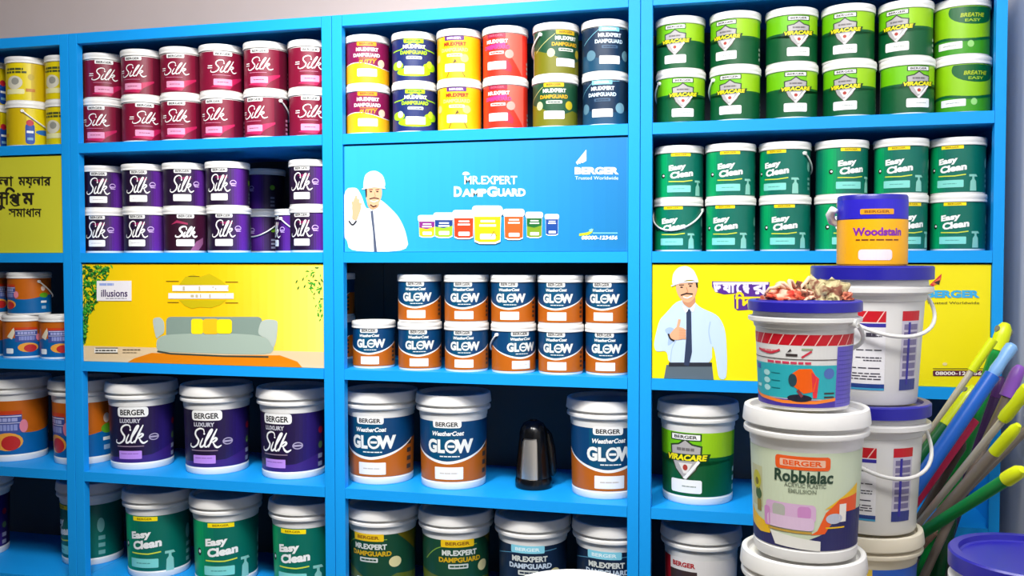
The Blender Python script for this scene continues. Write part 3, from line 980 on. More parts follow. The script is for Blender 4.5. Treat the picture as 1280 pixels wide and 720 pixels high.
for k in range(46):
    t = rv.random()
    leaf(vine, 403-rv.random()*(20*(1-t)+3), 333+t*70, rv.uniform(1.8, 3.6), rv.uniform(0, 3.1), gs[rv.choice((0, 1, 1, 2))], 3+k % 4)
for x, y in ((373, 360), (379, 349), (381, 358), (371, 352), (392, 345)):
    leaf(vine, x, y, 3.0, 2.0, gs[0], 4)
let = Art(-1)
pw = M((236, 232, 236), 0.5)
sg_ = Art(-1)
sg_.rect(121.5, 351, 165, 376, pw, 8)
sg_.dashes(134, 355.5, 18, 3.0, M((150, 170, 225)), 9, 2)
sg_.text('illusions', 143.5, 366.5, 33, 9, M((60, 30, 90)), 9, 0.02)
sg_.dashes(146, 373, 26, 0.7, M((60, 60, 90)), 9, 5)
ft = Art(-1)
ol = M((196, 176, 0), 0.5)
let.poly([(226+9*k if k < 0 else 0, 0) for k in ()] or [(224, 356), (232, 346), (242, 343), (250, 346), (262, 342), (270, 346), (278, 351), (284, 357)], ol, 5)
let.poly([(224, 375), (284, 375), (276, 381), (264, 385), (250, 384), (240, 386), (231, 382)], ol, 5)
bl = M((120, 100, 20))
for x0, x1, y in ((208, 224, 351.5), (282, 298, 352.5), (210, 224, 378), (282, 298, 378.5), (236, 250, 345.5)):
    let.rect(x0, y-0.5, x1, y+0.5, bl, 6)
let.rect(216, 356.6, 286, 363.8, pw, 7); let.rect(211, 366.4, 292.5, 373.4, pw, 7)
gm_ = M((190, 180, 150), 0.5)
for x0, x1, y0, y1 in ((229, 231.5, 358, 362.8), (249, 251, 357.8, 363), (266, 267.5, 358, 360), (269.5, 271, 360, 362), (285, 286, 358, 362), (239, 243, 368.4, 371.6), (245, 248, 368.2, 372), (250.5, 252, 367.8, 372), (262, 264, 367.6, 372.4), (282, 283, 368, 369.5)):
    let.rect(x0, y0, x1, y1, gm_, 8)
ft.rrect(133, 438, 29, 6.2, M((240, 235, 225)), 7, 0.1); ft.rect(120, 434.5, 148, 435.5, INK, 8); ft.rect(120, 440.5, 148, 441.5, INK, 8)
ft.dashes(133, 438, 26, 1.6, INK, 8, 6); ft.dashes(165, 437, 22, 1.2, M((120, 100, 70)), 8, 5); ft.dashes(163, 440.5, 18, 0.8, M((150, 130, 100)), 8, 4)
poster('yellow poster board with a printed green sofa and vines', None, bay(1), ZS['3'], ZS['2']-BT, yl,
       parts=[('printed_room', ar), ('printed_sofa', sofa), ('printed_vines', vine), ('printed_sign', sg_), ('printed_slogan', let), ('printed_footer', ft)])

# --- blue board with a man and seven pails
def hardhat_man(ar, skin, shirt, hat, tie, pants, pts):
    pass
man = Art(-1)
skin, shirt, hat, shade = M((226, 168, 130), 0.5), M((228, 234, 244), 0.5), M((244, 244, 244), 0.5), M((200, 214, 232), 0.5)
man.poly(soft([(429.5, 236), (446, 234), (452, 244), (458, 262), (466, 258), (474, 248), (484, 256), (498, 270), (507, 288), (512, 314.5), (437, 314.5), (434, 300), (429.5, 296)]), shirt, 2)
man.stroke([(455, 262), (448, 280), (446, 314)], 0.8, shade, 3, True); man.stroke([(488, 275), (494, 295), (495, 314)], 0.8, shade, 3, True)
man.poly(soft([(458, 246), (472, 244), (475, 258), (466, 263), (460, 259)]), M((214, 150, 112), 0.5), 3)
man.poly(soft([(456, 233), (477, 231), (478, 243), (475, 253), (469, 259), (462, 258), (458, 250)]), skin, 4)
man.poly(soft([(454, 236), (456, 219), (463, 214), (471, 213.5), (479, 219), (482, 229), (481, 235), (470, 232), (459, 235)]), hat, 6)
man.stroke([(453, 236.5), (468, 233.5), (482, 235.5)], 1.6, M((210, 214, 222)), 7, True)
hair = M((52, 40, 36))
man.poly([(456.5, 236), (459, 235), (459, 246), (457.5, 247)], hair, 5)
for x in (464, 472):
    man.ell(x, 239.5, 1.6, 0.9, M((60, 40, 34)), 6, 8); man.stroke([(x-2.4, 237.2), (x+2.4, 236.8)], 0.9, hair, 6)
man.stroke([(468.3, 240), (469.6, 245.5), (467.6, 246.4)], 0.8, M((190, 128, 96)), 6)
man.stroke([(462, 248.6), (468, 247.4), (474, 248.4)], 1.3, hair, 6); man.stroke([(463.5, 251), (468, 252.6), (473, 250.4)], 1.2, M((240, 236, 230)), 7)
man.stroke([(463, 256), (467, 258.5), (471, 257)], 1.6, hair, 5)
man.poly(soft([(441, 266), (440, 258), (443, 248), (446, 245), (448, 250), (450, 253), (452, 260), (449, 268), (446, 276), (440, 274)]), skin, 5)
for x0, y0, x1, y1 in ((444, 256, 445.5, 244.5), (446.5, 257, 449, 249), (448.5, 259, 452, 254), (442, 258, 440.5, 252)):
    man.stroke([(x0, y0), (x1, y1)], 2.2, skin, 6)
man.stroke([(436.5, 276), (441, 281), (446, 276)], 1.8, M((40, 40, 46)), 7, True)
man.poly([(463.5, 264), (466.5, 263), (469, 290), (471.5, 314.5), (467.8, 314.5), (466.5, 290), (464, 270)], M((74, 84, 108), 0.5), 5)
pails = Art(-1)
def mini(ar, x0, x1, y0, y1, c, c2, l):
    wd = x1-x0
    lidc = M((240, 236, 238))
    ar.poly([(x0+wd*0.05, y0+wd*0.2), (x1-wd*0.05, y0+wd*0.2), (x1-wd*0.08, y1-wd*0.07), (x1-wd*0.25, y1), (x0+wd*0.25, y1), (x0+wd*0.08, y1-wd*0.07)], lidc, l)
    ar.poly([(x0+wd*0.07, y0+wd*0.2), (x1-wd*0.07, y0+wd*0.2), (x1-wd*0.09, y1-wd*0.13), (x1-wd*0.25, y1-wd*0.06), (x0+wd*0.25, y1-wd*0.06), (x0+wd*0.09, y1-wd*0.13)], c, l+1)
    if c2:
        ar.poly([(x0+wd*0.08, (y0+y1)/2+1), ((x0+x1)/2, (y0+y1)/2+3), (x1-wd*0.08, (y0+y1)/2), (x1-wd*0.09, y1-wd*0.13), (x1-wd*0.25, y1-wd*0.06), (x0+wd*0.25, y1-wd*0.06), (x0+wd*0.09, y1-wd*0.13)], c2, l+2)
    ar.rrect((x0+x1)/2, y0+wd*0.13, wd, wd*0.36, lidc, l+3, 0.35)
    ar.rrect((x0+x1)/2+0.5, y1-wd*0.24, wd*0.5, wd*0.18, lidc, l+3, 0.2)
    ar.rect((x0+x1)/2-wd*0.22, y0+wd*0.42, (x0+x1)/2+wd*0.25, y0+wd*0.49, lidc, l+3)
    ar.rect((x0+x1)/2-wd*0.26, y0+wd*0.56, (x0+x1)/2+wd*0.28, y0+wd*0.63, lidc, l+3)
mini(pails, 522.5, 545, 270, 297, M((130, 40, 130)), M((240, 190, 30)), 2)
mini(pails, 681, 699, 268.5, 294.5, M((20, 70, 150)), None, 2)
mini(pails, 542, 568, 267, 297.5, M((20, 60, 130)), M((150, 200, 40)), 5)
mini(pails, 657, 679, 266, 297.5, M((20, 100, 40)), M((120, 150, 30)), 5)
mini(pails, 566, 594, 264, 299, M((226, 60, 24)), None, 9)
mini(pails, 629, 656, 262.5, 300, M((240, 90, 30)), None, 9)
mini(pails, 590.5, 629, 259, 305, M((246, 206, 10)), None, 13)
pails.stroke([(614, 296), (618, 289), (621, 295)], 1.0, M((110, 80, 20)), 17)
let = Art(-1)
let.text('MR.EXPERT', 613.5, 225.2, 66, 10.5, W, 3, 0.022)
let.text('D', 572.4, 239.5, 10, 13, W, 3, 0.05); let.text('AMP', 593, 241, 31, 10, W, 3, 0.05)
let.text('G', 615.2, 239.5, 12.5, 13, W, 3, 0.05); let.text('UARD', 639.6, 240.6, 35, 10, W, 3, 0.05)
let.ell(582.5, 217.0, 4, 2.2, W, 3); let.rect(578, 217.2, 587.5, 218.2, W, 3)
lg = Art(-1)
for k in range(3):
    lg.poly([(720+3*k, 203-1*k), (733, 187+4.5*k), (733, 192+4.5*k), (722+3*k, 206-1*k)], M((236, 236, 240)), 3)
lg.text('BERGER', 746, 213.5, 55, 9.2, W, 3, 0.055)
lg.text('Trusted Worldwide', 746, 222.5, 54, 4.2, M((200, 220, 235)), 3, 0.01)
ph = Art(-1)
ph.poly([(724, 292), (734, 290.5), (739, 288), (742, 286), (740, 291), (736, 293.5), (724, 295)], M((190, 210, 40)), 3)
ph.poly([(736, 287.5), (740, 285.5), (741, 288), (738, 290)], M((130, 210, 235)), 4); ph.rect(741, 290.7, 772, 291.9, M((130, 205, 235)), 3)
ph.text('08000-123456', 749.5, 297, 45, 5, W, 3, 0.04, 0.2)
bgart = Art(-1)
for k in range(24):  # lighter left to darker right: print fade plus light falloff painted in
    t = k/23
    q = t**1.2
    c = tuple(int((42, 166, 214)[j]+((14, 118, 182)[j]-(42, 166, 214)[j])*q) for j in range(3))
    bgart.poly([(431+14.8*k, 172), (431+14.8*(k+1), 172), (431+14.8*(k+1), 316), (431+14.8*k, 316)], M(c, 0.4), 0)
# keep the print inside the board
for e in range(len(bgart.el)):
    vv, ff, m, l = bgart.el[e]
    vv = [(min(max(u, 430), 783.2), 0) for u, v in vv]
    u0, u1 = vv[0][0], vv[1][0]
    f = lambda u, top: (178.8-(u-430)*0.0235) if top else (316.0-(u-430)*0.003)
    bgart.el[e] = ([(u0, f(u0, 1)), (u1, f(u1, 1)), (u1, f(u1, 0)), (u0, f(u0, 0))], ff, m, l)
poster('blue poster board with a man in a white helmet and seven printed pails', None, bay(2), ZS['2'], ZS['1']-BT, M((20, 136, 196), 0.4),
       parts=[('printed_background', bgart), ('printed_man', man), ('printed_pails', pails), ('printed_title', let), ('printed_logo', lg), ('printed_phone_number', ph)])

# --- yellow board with a standing man
yb = M((240, 224, 0), 0.4)
man = Art(-1)
sh, sh2 = M((190, 212, 240), 0.5), M((160, 186, 222), 0.5)
gw = M((235, 238, 200), 0.5)
man.poly(soft([(846, 376), (866, 374), (874, 384), (898, 394), (907, 412), (909, 450), (908, 474), (898, 474), (894, 440), (890, 430), (890, 456), (836, 456), (834, 438), (820, 440), (817, 430), (824, 400), (832, 392)]), sh, 3)
man.poly(soft([(834, 434), (846, 424), (850, 416), (838, 408), (830, 412), (836, 420)]), sh2, 4)
man.stroke([(889, 430), (886, 415), (888, 402)], 1.2, sh2, 4, True); man.stroke([(838, 455), (840, 436), (846, 424)], 1.0, sh2, 4, True)
man.poly([(833, 456), (890, 456), (892, 475.5), (830, 474)], M((84, 100, 112), 0.5), 3)
man.rect(836, 453, 890, 458, M((40, 44, 56)), 5)
man.poly(soft([(852, 368), (868, 366), (870, 378), (862, 386), (853, 379)]), M((196, 138, 104), 0.5), 4)
man.poly(soft([(844, 354), (871, 351), (872, 362), (868, 373), (861, 379), (852, 376), (846, 366)]), skin, 5)
man.poly(soft([(840, 357), (841, 342), (848, 334), (858, 332), (867, 337), (872, 348), (873, 352), (862, 349), (850, 353)]), hat, 7)
man.stroke([(839, 357.5), (852, 353), (873, 352)], 2.0, M((205, 208, 214)), 8, True)
for x, y in ((852, 359), (863, 357.5)):
    man.ell(x, y, 1.8, 1.0, hair, 7, 8); man.stroke([(x-3, y-2.6), (x+3, y-3.0)], 1.1, hair, 7)
man.stroke([(858, 359), (860, 365), (857.5, 366)], 0.9, M((180, 120, 90)), 7)
man.stroke([(851, 369), (858, 366.8), (866, 367.5)], 1.7, hair, 7); man.stroke([(854, 371), (859, 372.6), (865, 369.8)], 1.6, M((245, 240, 235)), 8)
man.poly([(869, 351), (872, 352), (872.5, 360), (870.5, 359)], hair, 6)
man.poly([(858, 388), (862, 386), (864, 390), (865, 440), (861, 458), (855, 456), (858, 420)], M((38, 52, 84), 0.5), 6)
man.poly(soft([(852, 380), (861, 387), (857, 392)]), hat, 6); man.poly(soft([(870, 377), (862, 387), (867, 391)]), hat, 6)
man.poly(soft([(842, 412), (846, 408), (856, 410), (858, 418), (854, 424), (846, 425), (839, 424), (836, 419)]), skin, 7)
man.stroke([(847, 411), (849.5, 399)], 3.2, skin, 8)
for k in range(4):
    man.stroke([(849, 412.5+3.2*k), (857.5, 413+3.2*k)], 2.6, M((216, 156, 118), 0.5), 8)
man.stroke([(835.5, 417), (838, 423), (843, 426)], 2.0, M((40, 34, 34)), 8, True)
let = Art(-1)
vio, wl = M((84, 40, 140)), M((226, 216, 242))
let.poly([(890, 351.5), (962, 352.5), (961, 368), (950, 370), (930, 366), (905, 368), (894, 365), (890, 358)], vio, 2)
bn(let, [('ড', 891.5, 902, 353, 366.5), ('যা', 903, 919, 353, 366), ('ে', 919.5, 927, 353, 366.5), ('ম', 927.5, 937, 353, 362), ('প', 929, 937, 359, 367), ('র', 940, 960, 353, 368)], wl, 3, 0.7)
let.rect(891.5, 352.6, 960.5, 355.2, wl, 4)
let.poly([(917.5, 369), (924, 364.5), (935, 364), (941, 368), (958, 370), (976, 373), (976, 385), (938, 387), (922, 388), (918, 385)], vio, 2)
bn(let, [('ি', 919, 930, 364.5, 386), ('দ', 926, 940, 371, 386.5), ('ন', 941, 954, 371, 386), ('শ', 956, 974, 374, 387)], M((246, 214, 30)), 5, 0.7)
let.rect(922, 370.8, 954, 373, M((246, 214, 30)), 6)
lg = Art(-1)
rd = [M((205, 40, 60)), M((226, 110, 60)), M((60, 40, 30))]
for k in range(3):
    lg.poly([(1162+2.5*k, 356-1.5*k), (1177-1*k, 342+4*k), (1176-1*k, 350+3*k), (1166+2.5*k, 358-1.5*k)], rd[k], 3)
lg.text('BERGER', 1191, 367.5, 67, 9.5, M((60, 170, 225)), 3, 0.055)
lg.text('Trusted Worldwide', 1191, 378.5, 66, 3.2, M((120, 110, 20)), 3, 0.01)
ph = Art(-1)
ph.rect(1166, 460.3, 1230, 461.2, M((120, 110, 30)), 3)
ph.rrect(1198, 466.5, 64, 7, M((90, 30, 60)), 3, 0.2); ph.text('08000-123456', 1198, 466.5, 58, 4.6, M((240, 230, 225)), 4, 0.03)
ph.ell(1181, 455, 3, 2, M((230, 215, 150)), 3)
poster('bright yellow poster board with a printed man in a blue shirt pointing up', None, bay(3), ZS['3'], ZS['2']-BT, yb,
       parts=[('printed_man', man), ('printed_lettering', let), ('printed_logo', lg), ('printed_phone_number', ph)])

# ------------------------------------------------------------------ rows of tubs
ORD = ['first', 'second', 'third', 'fourth', 'fifth', 'sixth', 'seventh', 'eighth']
RT, HT = 0.0555, 0.1215
GAP = 0.0004
def put_tub(name, design, label, cat, group, z, cx, lx, hw, py, back=0.014, R=RT, H=HT, handle=None, lid=None):
    yc = back+R
    p = on_plane(cx, py, yc)
    p.z = z+GAP
    rz = facing(p, cx, lx, hw)
    t = make_pail(name, design, R, H, 'tub', p, rz, lid=lid)
    tag(t, label, cat, group)
    if handle is not None:
        al = atan2(CAM.x-p.x, -(CAM.y-p.y))
        add_handle(t, R, H, al+handle-rz)
    return t

def row(name, design, look, where, group, zk, tops, bots, hw, pytop, pybot, H=HT, back=0.014, th=None, bh=None, rad=RT):
    """tops / bots: (middle of tub, middle of its label) for the upper and the lower layer"""
    z = ZS[zk]
    for lay, lst, hs in (('lower', bots, bh or {}), ('upper', tops, th or {})):
        n = len(lst)
        for k, it in enumerate(lst):
            cx, lx = it[0], it[1]
            d = it[2] if len(it) > 2 else design
            lk = it[3] if len(it) > 3 else look
            bk = it[4] if len(it) > 4 else (max(back, 0.027) if k in (0, n-1) else back)
            if n > 1 and k == n-1:
                o = 'rightmost'
            elif k == 0:
                o = 'leftmost'
            else:
                o = ORD[k]+' from left'
            put_tub(name, d, '%s, %s, %s layer %s' % (lk, o, lay, where), 'paint tub', group,
                    z if lay == 'lower' else z+H+GAP, cx, lx, hw, pybot if lay == 'lower' else pytop, bk, rad, H, hs.get(k))

def d_purple2():
    return d_purple(1)
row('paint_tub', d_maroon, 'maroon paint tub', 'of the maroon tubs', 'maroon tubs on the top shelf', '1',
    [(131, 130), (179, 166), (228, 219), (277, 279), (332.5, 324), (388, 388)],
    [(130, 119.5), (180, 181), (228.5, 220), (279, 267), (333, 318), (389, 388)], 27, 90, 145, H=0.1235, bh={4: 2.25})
PU = 'dark purple paint tub'
row('paint_tub', d_purple, PU, 'of the purple tubs', 'purple tubs above the sofa poster', '2',
    [(129.5, 123), (180, 173), (231, 228), (284.5, 274), (389, 377)],
    [(132, 121), (182, 171), (232, 232, d_purple2, 'dark maroon tub with bold lettering'), (286.5, 280), (390, 377)], 26.5, 228, 285, H=0.119)
for zz, cx, lx, lb, hh in ((0.0, 332, 300, 'dim purple tub with a hanging handle, standing behind the lower layer of purple tubs', -0.75),
                           (0.119, 331, 300, 'dim purple tub in the shade behind, atop another dim purple tub', None)):
    put_tub('paint_tub', d_purple, lb, 'paint tub', 'purple tubs above the sofa poster', ZS['2']+zz+(GAP if zz else 0), cx, lx, 26, 285 if zz == 0 else 228, 0.215, H=0.119, handle=hh)
put_tub('paint_tub', d_purple, 'purple tub with a thick white handle, tucked behind the rightmost purple tubs', 'paint tub', 'purple tubs above the sofa poster',
        ZS['2'], 370, 340, 26, 285, 0.145, H=0.119, handle=0.8)

def mk(*args):
    def f():
        return d_expert(*args)
    f.__name__ = 'd_'+args[-1]
    return f
EXP = [('maroon and yellow paint tub', mk((126, 14, 70), (246, 176, 16), (240, 150, 20), (140, 60, 20), (240, 232, 232), (240, 225, 225), (246, 150, 20), 'putty'), (459.5, 458), (460, 459)),
       ('navy paint tub with lime roof lines', mk((24, 40, 100), (160, 220, 20), (170, 220, 20), (50, 90, 20), (235, 235, 240), (170, 225, 30), (225, 235, 225), 'roof'), (517.5, 517), (518, 519)),
       ('golden yellow paint tub with a purple tag', mk((246, 184, 6), (246, 184, 6), (90, 40, 120), (230, 220, 240), (150, 40, 20), (250, 220, 120), (240, 220, 200), 'peak'), (574, 567), (574.5, 570)),
       ('red paint tub', mk((232, 44, 24), (232, 44, 24), (150, 24, 60), (220, 90, 110), (250, 215, 215), (200, 60, 130), (250, 210, 205), 'red'), (631.5, 619), (632, 621)),
       ('dark green and olive paint tub', mk((22, 74, 46), (112, 112, 16), (216, 180, 20), (120, 90, 10), (225, 230, 220), (205, 160, 20), (215, 220, 205), 'olive'), (695, 708), (694, 692)),
       ('dark slate blue paint tub with a pale blue tag', mk((14, 42, 70), (20, 70, 100), (130, 205, 220), (225, 240, 245), (225, 232, 240), (200, 220, 235), (60, 90, 120), 'teal'), (756, 762), (757, 752))]
for k, (lk, d, tp_, bt_) in enumerate(EXP):
    put_tub('paint_tub', d, lk+', lower layer, above the blue poster', 'paint tub', 'assorted tubs above the blue poster', ZS['1'], bt_[0], bt_[1], 29.5, 130, R=0.0540, H=0.1235)
    put_tub('paint_tub', d, lk+', upper layer, above the blue poster', 'paint tub', 'assorted tubs above the blue poster', ZS['1']+0.1235+GAP, tp_[0], tp_[1], 29.5, 72, R=0.0540, H=0.1235,
            handle=-2.3 if k == 4 else None)

row('paint_tub', d_glow, 'blue and brown paint tub', 'of blue and brown tubs', 'blue and brown tubs in two layers', '3',
    [(524.5, 518), (583, 578), (641.5, 635), (700.5, 694), (760, 752)],
    [(467.5, 460), (525, 522), (583.3, 578), (642, 651), (701, 694), (760, 755)], 29, 375, 435, H=0.119, back=0.012, bh={3: -2.4}, rad=0.0538)
for zz, lb in ((0, 'shaded tub deep in the corner at shelf level, left of the blue and brown tubs'), (0.119, 'shaded tub deep in the dark corner, on top of another shaded tub')):
    put_tub('paint_tub', d_glow, lb, 'paint tub', 'blue and brown tubs in two layers', ZS['3']+zz+(GAP if zz else 0), 418, 400, 29, 420 if zz == 0 else 365, 0.19, H=0.119)

row('paint_tub', d_shield, 'lime and dark green paint tub', 'on the top right shelf', 'green tubs on the top right shelf', '1',
    [(850.5, 843), (919, 906), (989.5, 999), (1060, 1056), (1132, 1121), (1202, 1199, d_lime, 'lime paint tub with a dark green oval')],
    [(851, 854), (919, 912), (989.5, 995), (1061.5, 1056), (1133.5, 1148), (1203, 1203, d_lime, 'lime paint tub with a dark green oval')],
    33.5, 40, 110, H=0.1235, bh={0: -2.6, 1: -2.6})
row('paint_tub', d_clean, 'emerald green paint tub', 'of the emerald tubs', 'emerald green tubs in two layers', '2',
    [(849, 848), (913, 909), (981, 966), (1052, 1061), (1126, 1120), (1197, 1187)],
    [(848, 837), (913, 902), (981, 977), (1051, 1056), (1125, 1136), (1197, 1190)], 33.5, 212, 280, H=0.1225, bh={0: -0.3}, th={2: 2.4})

row('paint_tub', d_lemon, 'lemon yellow paint tub', 'at the far left', 'lemon yellow tubs at the far left', '1',
    [(-15, -1001.04), (35, 27), (84, 73)], [(-14, -1001.04), (36, -1001.7), (85, 74)], 26, 95, 150, H=0.1235, bh={1: 1.3})
row('paint_tub', d_orange, 'orange and blue paint tub', 'below the lime yellow poster', 'orange and blue small tubs', '3',
    [(-16, -5), (37, 12)], [(-15, -30), (31, 31), (77, 72)], 26, 370, 420, H=0.1205, th={1: 2.0}, back=0.02)

# ------------------------------------------------------------------ big ribbed pails on the lower shelves
RP, HP = 0.0885, 0.238
def put_pail(design, label, group, zk, cx, lx, hw, py, back=0.03):
    yc = back+RP*1.1
    p = on_plane(cx, py, yc)
    p.z = ZS[zk]+GAP
    rz = facing(p, cx, lx, hw)
    t = make_pail('paint_pail', design, RP, HP, 'pail', p, rz)
    return tag(t, label, 'paint pail', group)
def big(f):
    def g():
        return f(True)
    g.__name__ = f.__name__+'_pail'
    return g
G_GLOW, G_CLEAN, G_ORANGE, G_SHIELD = big(d_glow), big(d_clean), big(d_orange), big(d_shield)
OLP = lambda: d_expertpail((16, 66, 44), (90, 100, 20), (226, 186, 20), (130, 80, 10), (200, 160, 20), 'olive')
TLP = lambda: d_expertpail((14, 34, 60), (20, 60, 90), (130, 205, 225), (220, 240, 245), (190, 205, 220), 'teal')
OLP.__name__, TLP.__name__ = 'd_olivepail', 'd_tealpail'
g = 'big pails on the second lowest visible shelf'
put_pail(G_ORANGE, 'big orange and blue pail at the left photo edge, white lid', g, '4', 20, 2, 44, 525)
put_pail(G_ORANGE, 'big orange and blue pail half hidden behind the left upright', g, '4', 107, 66, 43, 525, 0.045)
put_pail(d_silkpail, 'big dark purple pail, leftmost of the three purple pails', g, '4', 178, 166, 40, 540)
put_pail(d_silkpail, 'big dark purple pail, middle of the three purple pails', g, '4', 271.5, 258, 41, 540)
put_pail(d_silkpail, 'big dark purple pail, rightmost of the three purple pails', g, '4', 367, 346, 41, 545)
put_pail(G_GLOW, 'big blue and brown pail standing at the left end of its shelf', g, '4', 477, 463, 39, 550, 0.035)
put_pail(G_GLOW, 'big blue and brown pail standing left of the black flask', g, '4', 567, 559, 40, 555)
put_pail(G_GLOW, 'big blue and brown pail standing right of the black flask', g, '4', 757, 760, 43, 560)
put_pail(G_SHIELD, 'big lime and dark green pail behind the white pail stack', g, '4', 872, 856, 48, 570)
g = 'big pails on the lowest visible shelf'
put_pail(d_silkpail, 'big pail in deep shade on the lowest shelf at the left photo edge', g, '5', -28, -50, 42, 640, 0.05)
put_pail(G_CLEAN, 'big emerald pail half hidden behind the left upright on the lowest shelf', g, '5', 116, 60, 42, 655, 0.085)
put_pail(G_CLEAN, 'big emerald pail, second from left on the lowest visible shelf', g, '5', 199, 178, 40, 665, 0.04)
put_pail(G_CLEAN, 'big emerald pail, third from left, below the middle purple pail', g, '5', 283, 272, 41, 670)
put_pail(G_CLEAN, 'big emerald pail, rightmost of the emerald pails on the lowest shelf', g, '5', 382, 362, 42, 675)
put_pail(OLP, 'big dark green pail with a yellow tag, left of its twin', g, '5', 479, 460, 41, 680)
put_pail(OLP, 'big dark green pail with a yellow tag, right of its twin', g, '5', 570, 572, 42, 680)
put_pail(TLP, 'big dark navy pail with a pale blue tag, left of its twin', g, '5', 666, 659, 44, 690)
put_pail(TLP, 'big dark navy pail with a pale blue tag, right of its twin', g, '5', 764, 755, 44, 690)
put_pail(d_whitepail, 'big white pail with a red print on the lowest shelf at right', g, '5', 876, 862, 48, 690)

# ------------------------------------------------------------------ flask
p = on_plane(667, 575, 0.13)
t = empty('vacuum_flask', (p.x, p.y, ZS['4']+GAP), atan2(CAM.x-p.x, -(CAM.y-p.y)))
tag(t, 'black vacuum flask with a silver front, alone between the big pails', 'flask')
bk = M((10, 10, 12), 0.22, name='black_plastic')
st = M((222, 214, 204), 0.36, 0.9, name='brushed_steel')
bm = bmesh.new()
lathe(bm, [(0, 0), (0.044, 0), (0.047, 0.004), (0.0475, 0.018), (0.045, 0.026), (0.043, 0.0265), (0, 0.0265)])
sharpen(link_mesh('base', bm, bk, t))
bm = bmesh.new()
lathe(bm, [(0, 0.0265), (0.0425, 0.0268), (0.0415, 0.05), (0.036, 0.105), (0.033, 0.128), (0, 0.128)])
fb = link_mesh('body', bm, st, t)
fb['label'] = 'silver steel body'
sharpen(fb)
bm = bmesh.new()
prof = [(0.0425, 0.0270), (0.0455, 0.0275), (0.0447, 0.05), (0.0392, 0.105), (0.0362, 0.1279), (0.0333, 0.1279)]
lathe(bm, prof+[prof[0]], n=56, a0=0.24, a1=2*pi-0.85)
sharpen(link_mesh('casing', bm, bk, t))
bm = bmesh.new()
lathe(bm, [(0, 0.1284), (0.0365, 0.1284), (0.0358, 0.138), (0.032, 0.152), (0.025, 0.163), (0.014, 0.169), (0, 0.1705)])
flid = link_mesh('lid', bm, bk, t)
sharpen(flid)
bm = bmesh.new()
tube(bm, [(0.030, 0.0, 0.146), (0.037, 0.004, 0.132), (0.043, 0.006, 0.10), (0.047, 0.008, 0.06), (0.048, 0.008, 0.034), (0.046, 0.006, 0.026)], [0.006, 0.010, 0.012, 0.012, 0.010, 0.006], 14)
link_mesh('handle', bm, bk, t)
bm = bmesh.new()
lathe(bm, [(0, 0.1704), (0.009, 0.1700), (0.009, 0.1722), (0, 0.1727)], n=24)
sharpen(link_mesh('push_button', bm, bk, flid))

# ------------------------------------------------------------------ counter and the pails stacked on it
CT = 0.612
ax = Vector((_R.x, _R.y, 0)).normalized()
fw = Vector((_F.x, _F.y, 0)).normalized()
base = CAM + fw*1.20 + ax*0.62
t = empty('counter', (base.x, base.y, 0), YAW)
tag(t, 'low shop counter carrying the stacked pails, below the photo edge', 'counter')
cm = M((196, 186, 170), 0.45, noise=0.05, nscale=4, name='counter_laminate')
bm = bmesh.new()
pts = [(-0.75, -0.12), (0.225, -0.12), (0.225, 0.245), (0.115, 0.245), (0.115, 0.535), (-0.75, 0.535)]
tv = [bm.verts.new((x, y, CT)) for x, y in pts]
bv = [bm.verts.new((x, y, CT-0.03)) for x, y in pts]
bm.faces.new(tv); bm.faces.new(list(reversed(bv)))
for k in range(6):
    bm.faces.new((bv[k], bv[(k+1) % 6], tv[(k+1) % 6], tv[k]))
link_mesh('counter_top', bm, cm, t)
for sx, sy in ((-0.72, -0.10), (0.17, -0.10), (0.17, 0.18), (0.06, 0.47), (-0.72, 0.47)):
    box_obj('leg', sx, sx+0.04, sy, sy+0.04, 0.0, CT-0.0304, cm, t, 0.002)

blid = M((36, 32, 152), 0.30, name='blue_plastic')
milk = M((224, 222, 218), 0.36, trans=0.1, name='milky_plastic')
cream = M((232, 222, 200), 0.36, name='cream_plastic')
LIDS2 = {}
def blue_lid(bm, R, H):
    lathe(bm, [(0, 0.965*H), (R*0.93, 0.965*H), (R*0.96, 0.972*H), (R*0.98, H), (R*1.10, H), (R*1.125, 0.99*H), (R*1.125, 0.905*H), (R*1.10, 0.90*H), (R*1.03, 0.90*H), (R*1.03, 0.945*H), (0, 0.945*H)])
def milk_body(bm, R, H, tp):
    rr = lambda f: R - tp*(1-f)
    lathe(bm, [(0, 0.006), (rr(0)*0.92, 0.006), (rr(0)*0.94, 0.0), (rr(0)*0.985, 0.0), (rr(0.02), 0.004), (rr(0.74), 0.74*H),
               (rr(0.75)*1.03, 0.752*H), (rr(0.79)*1.045, 0.79*H), (R*1.07, 0.80*H), (R*1.12, 0.812*H), (R*1.12, 0.845*H), (R*1.03, 0.856*H), (R*1.02, 0.895*H), (R*1.0, 0.94*H), (0, 0.94*H)])
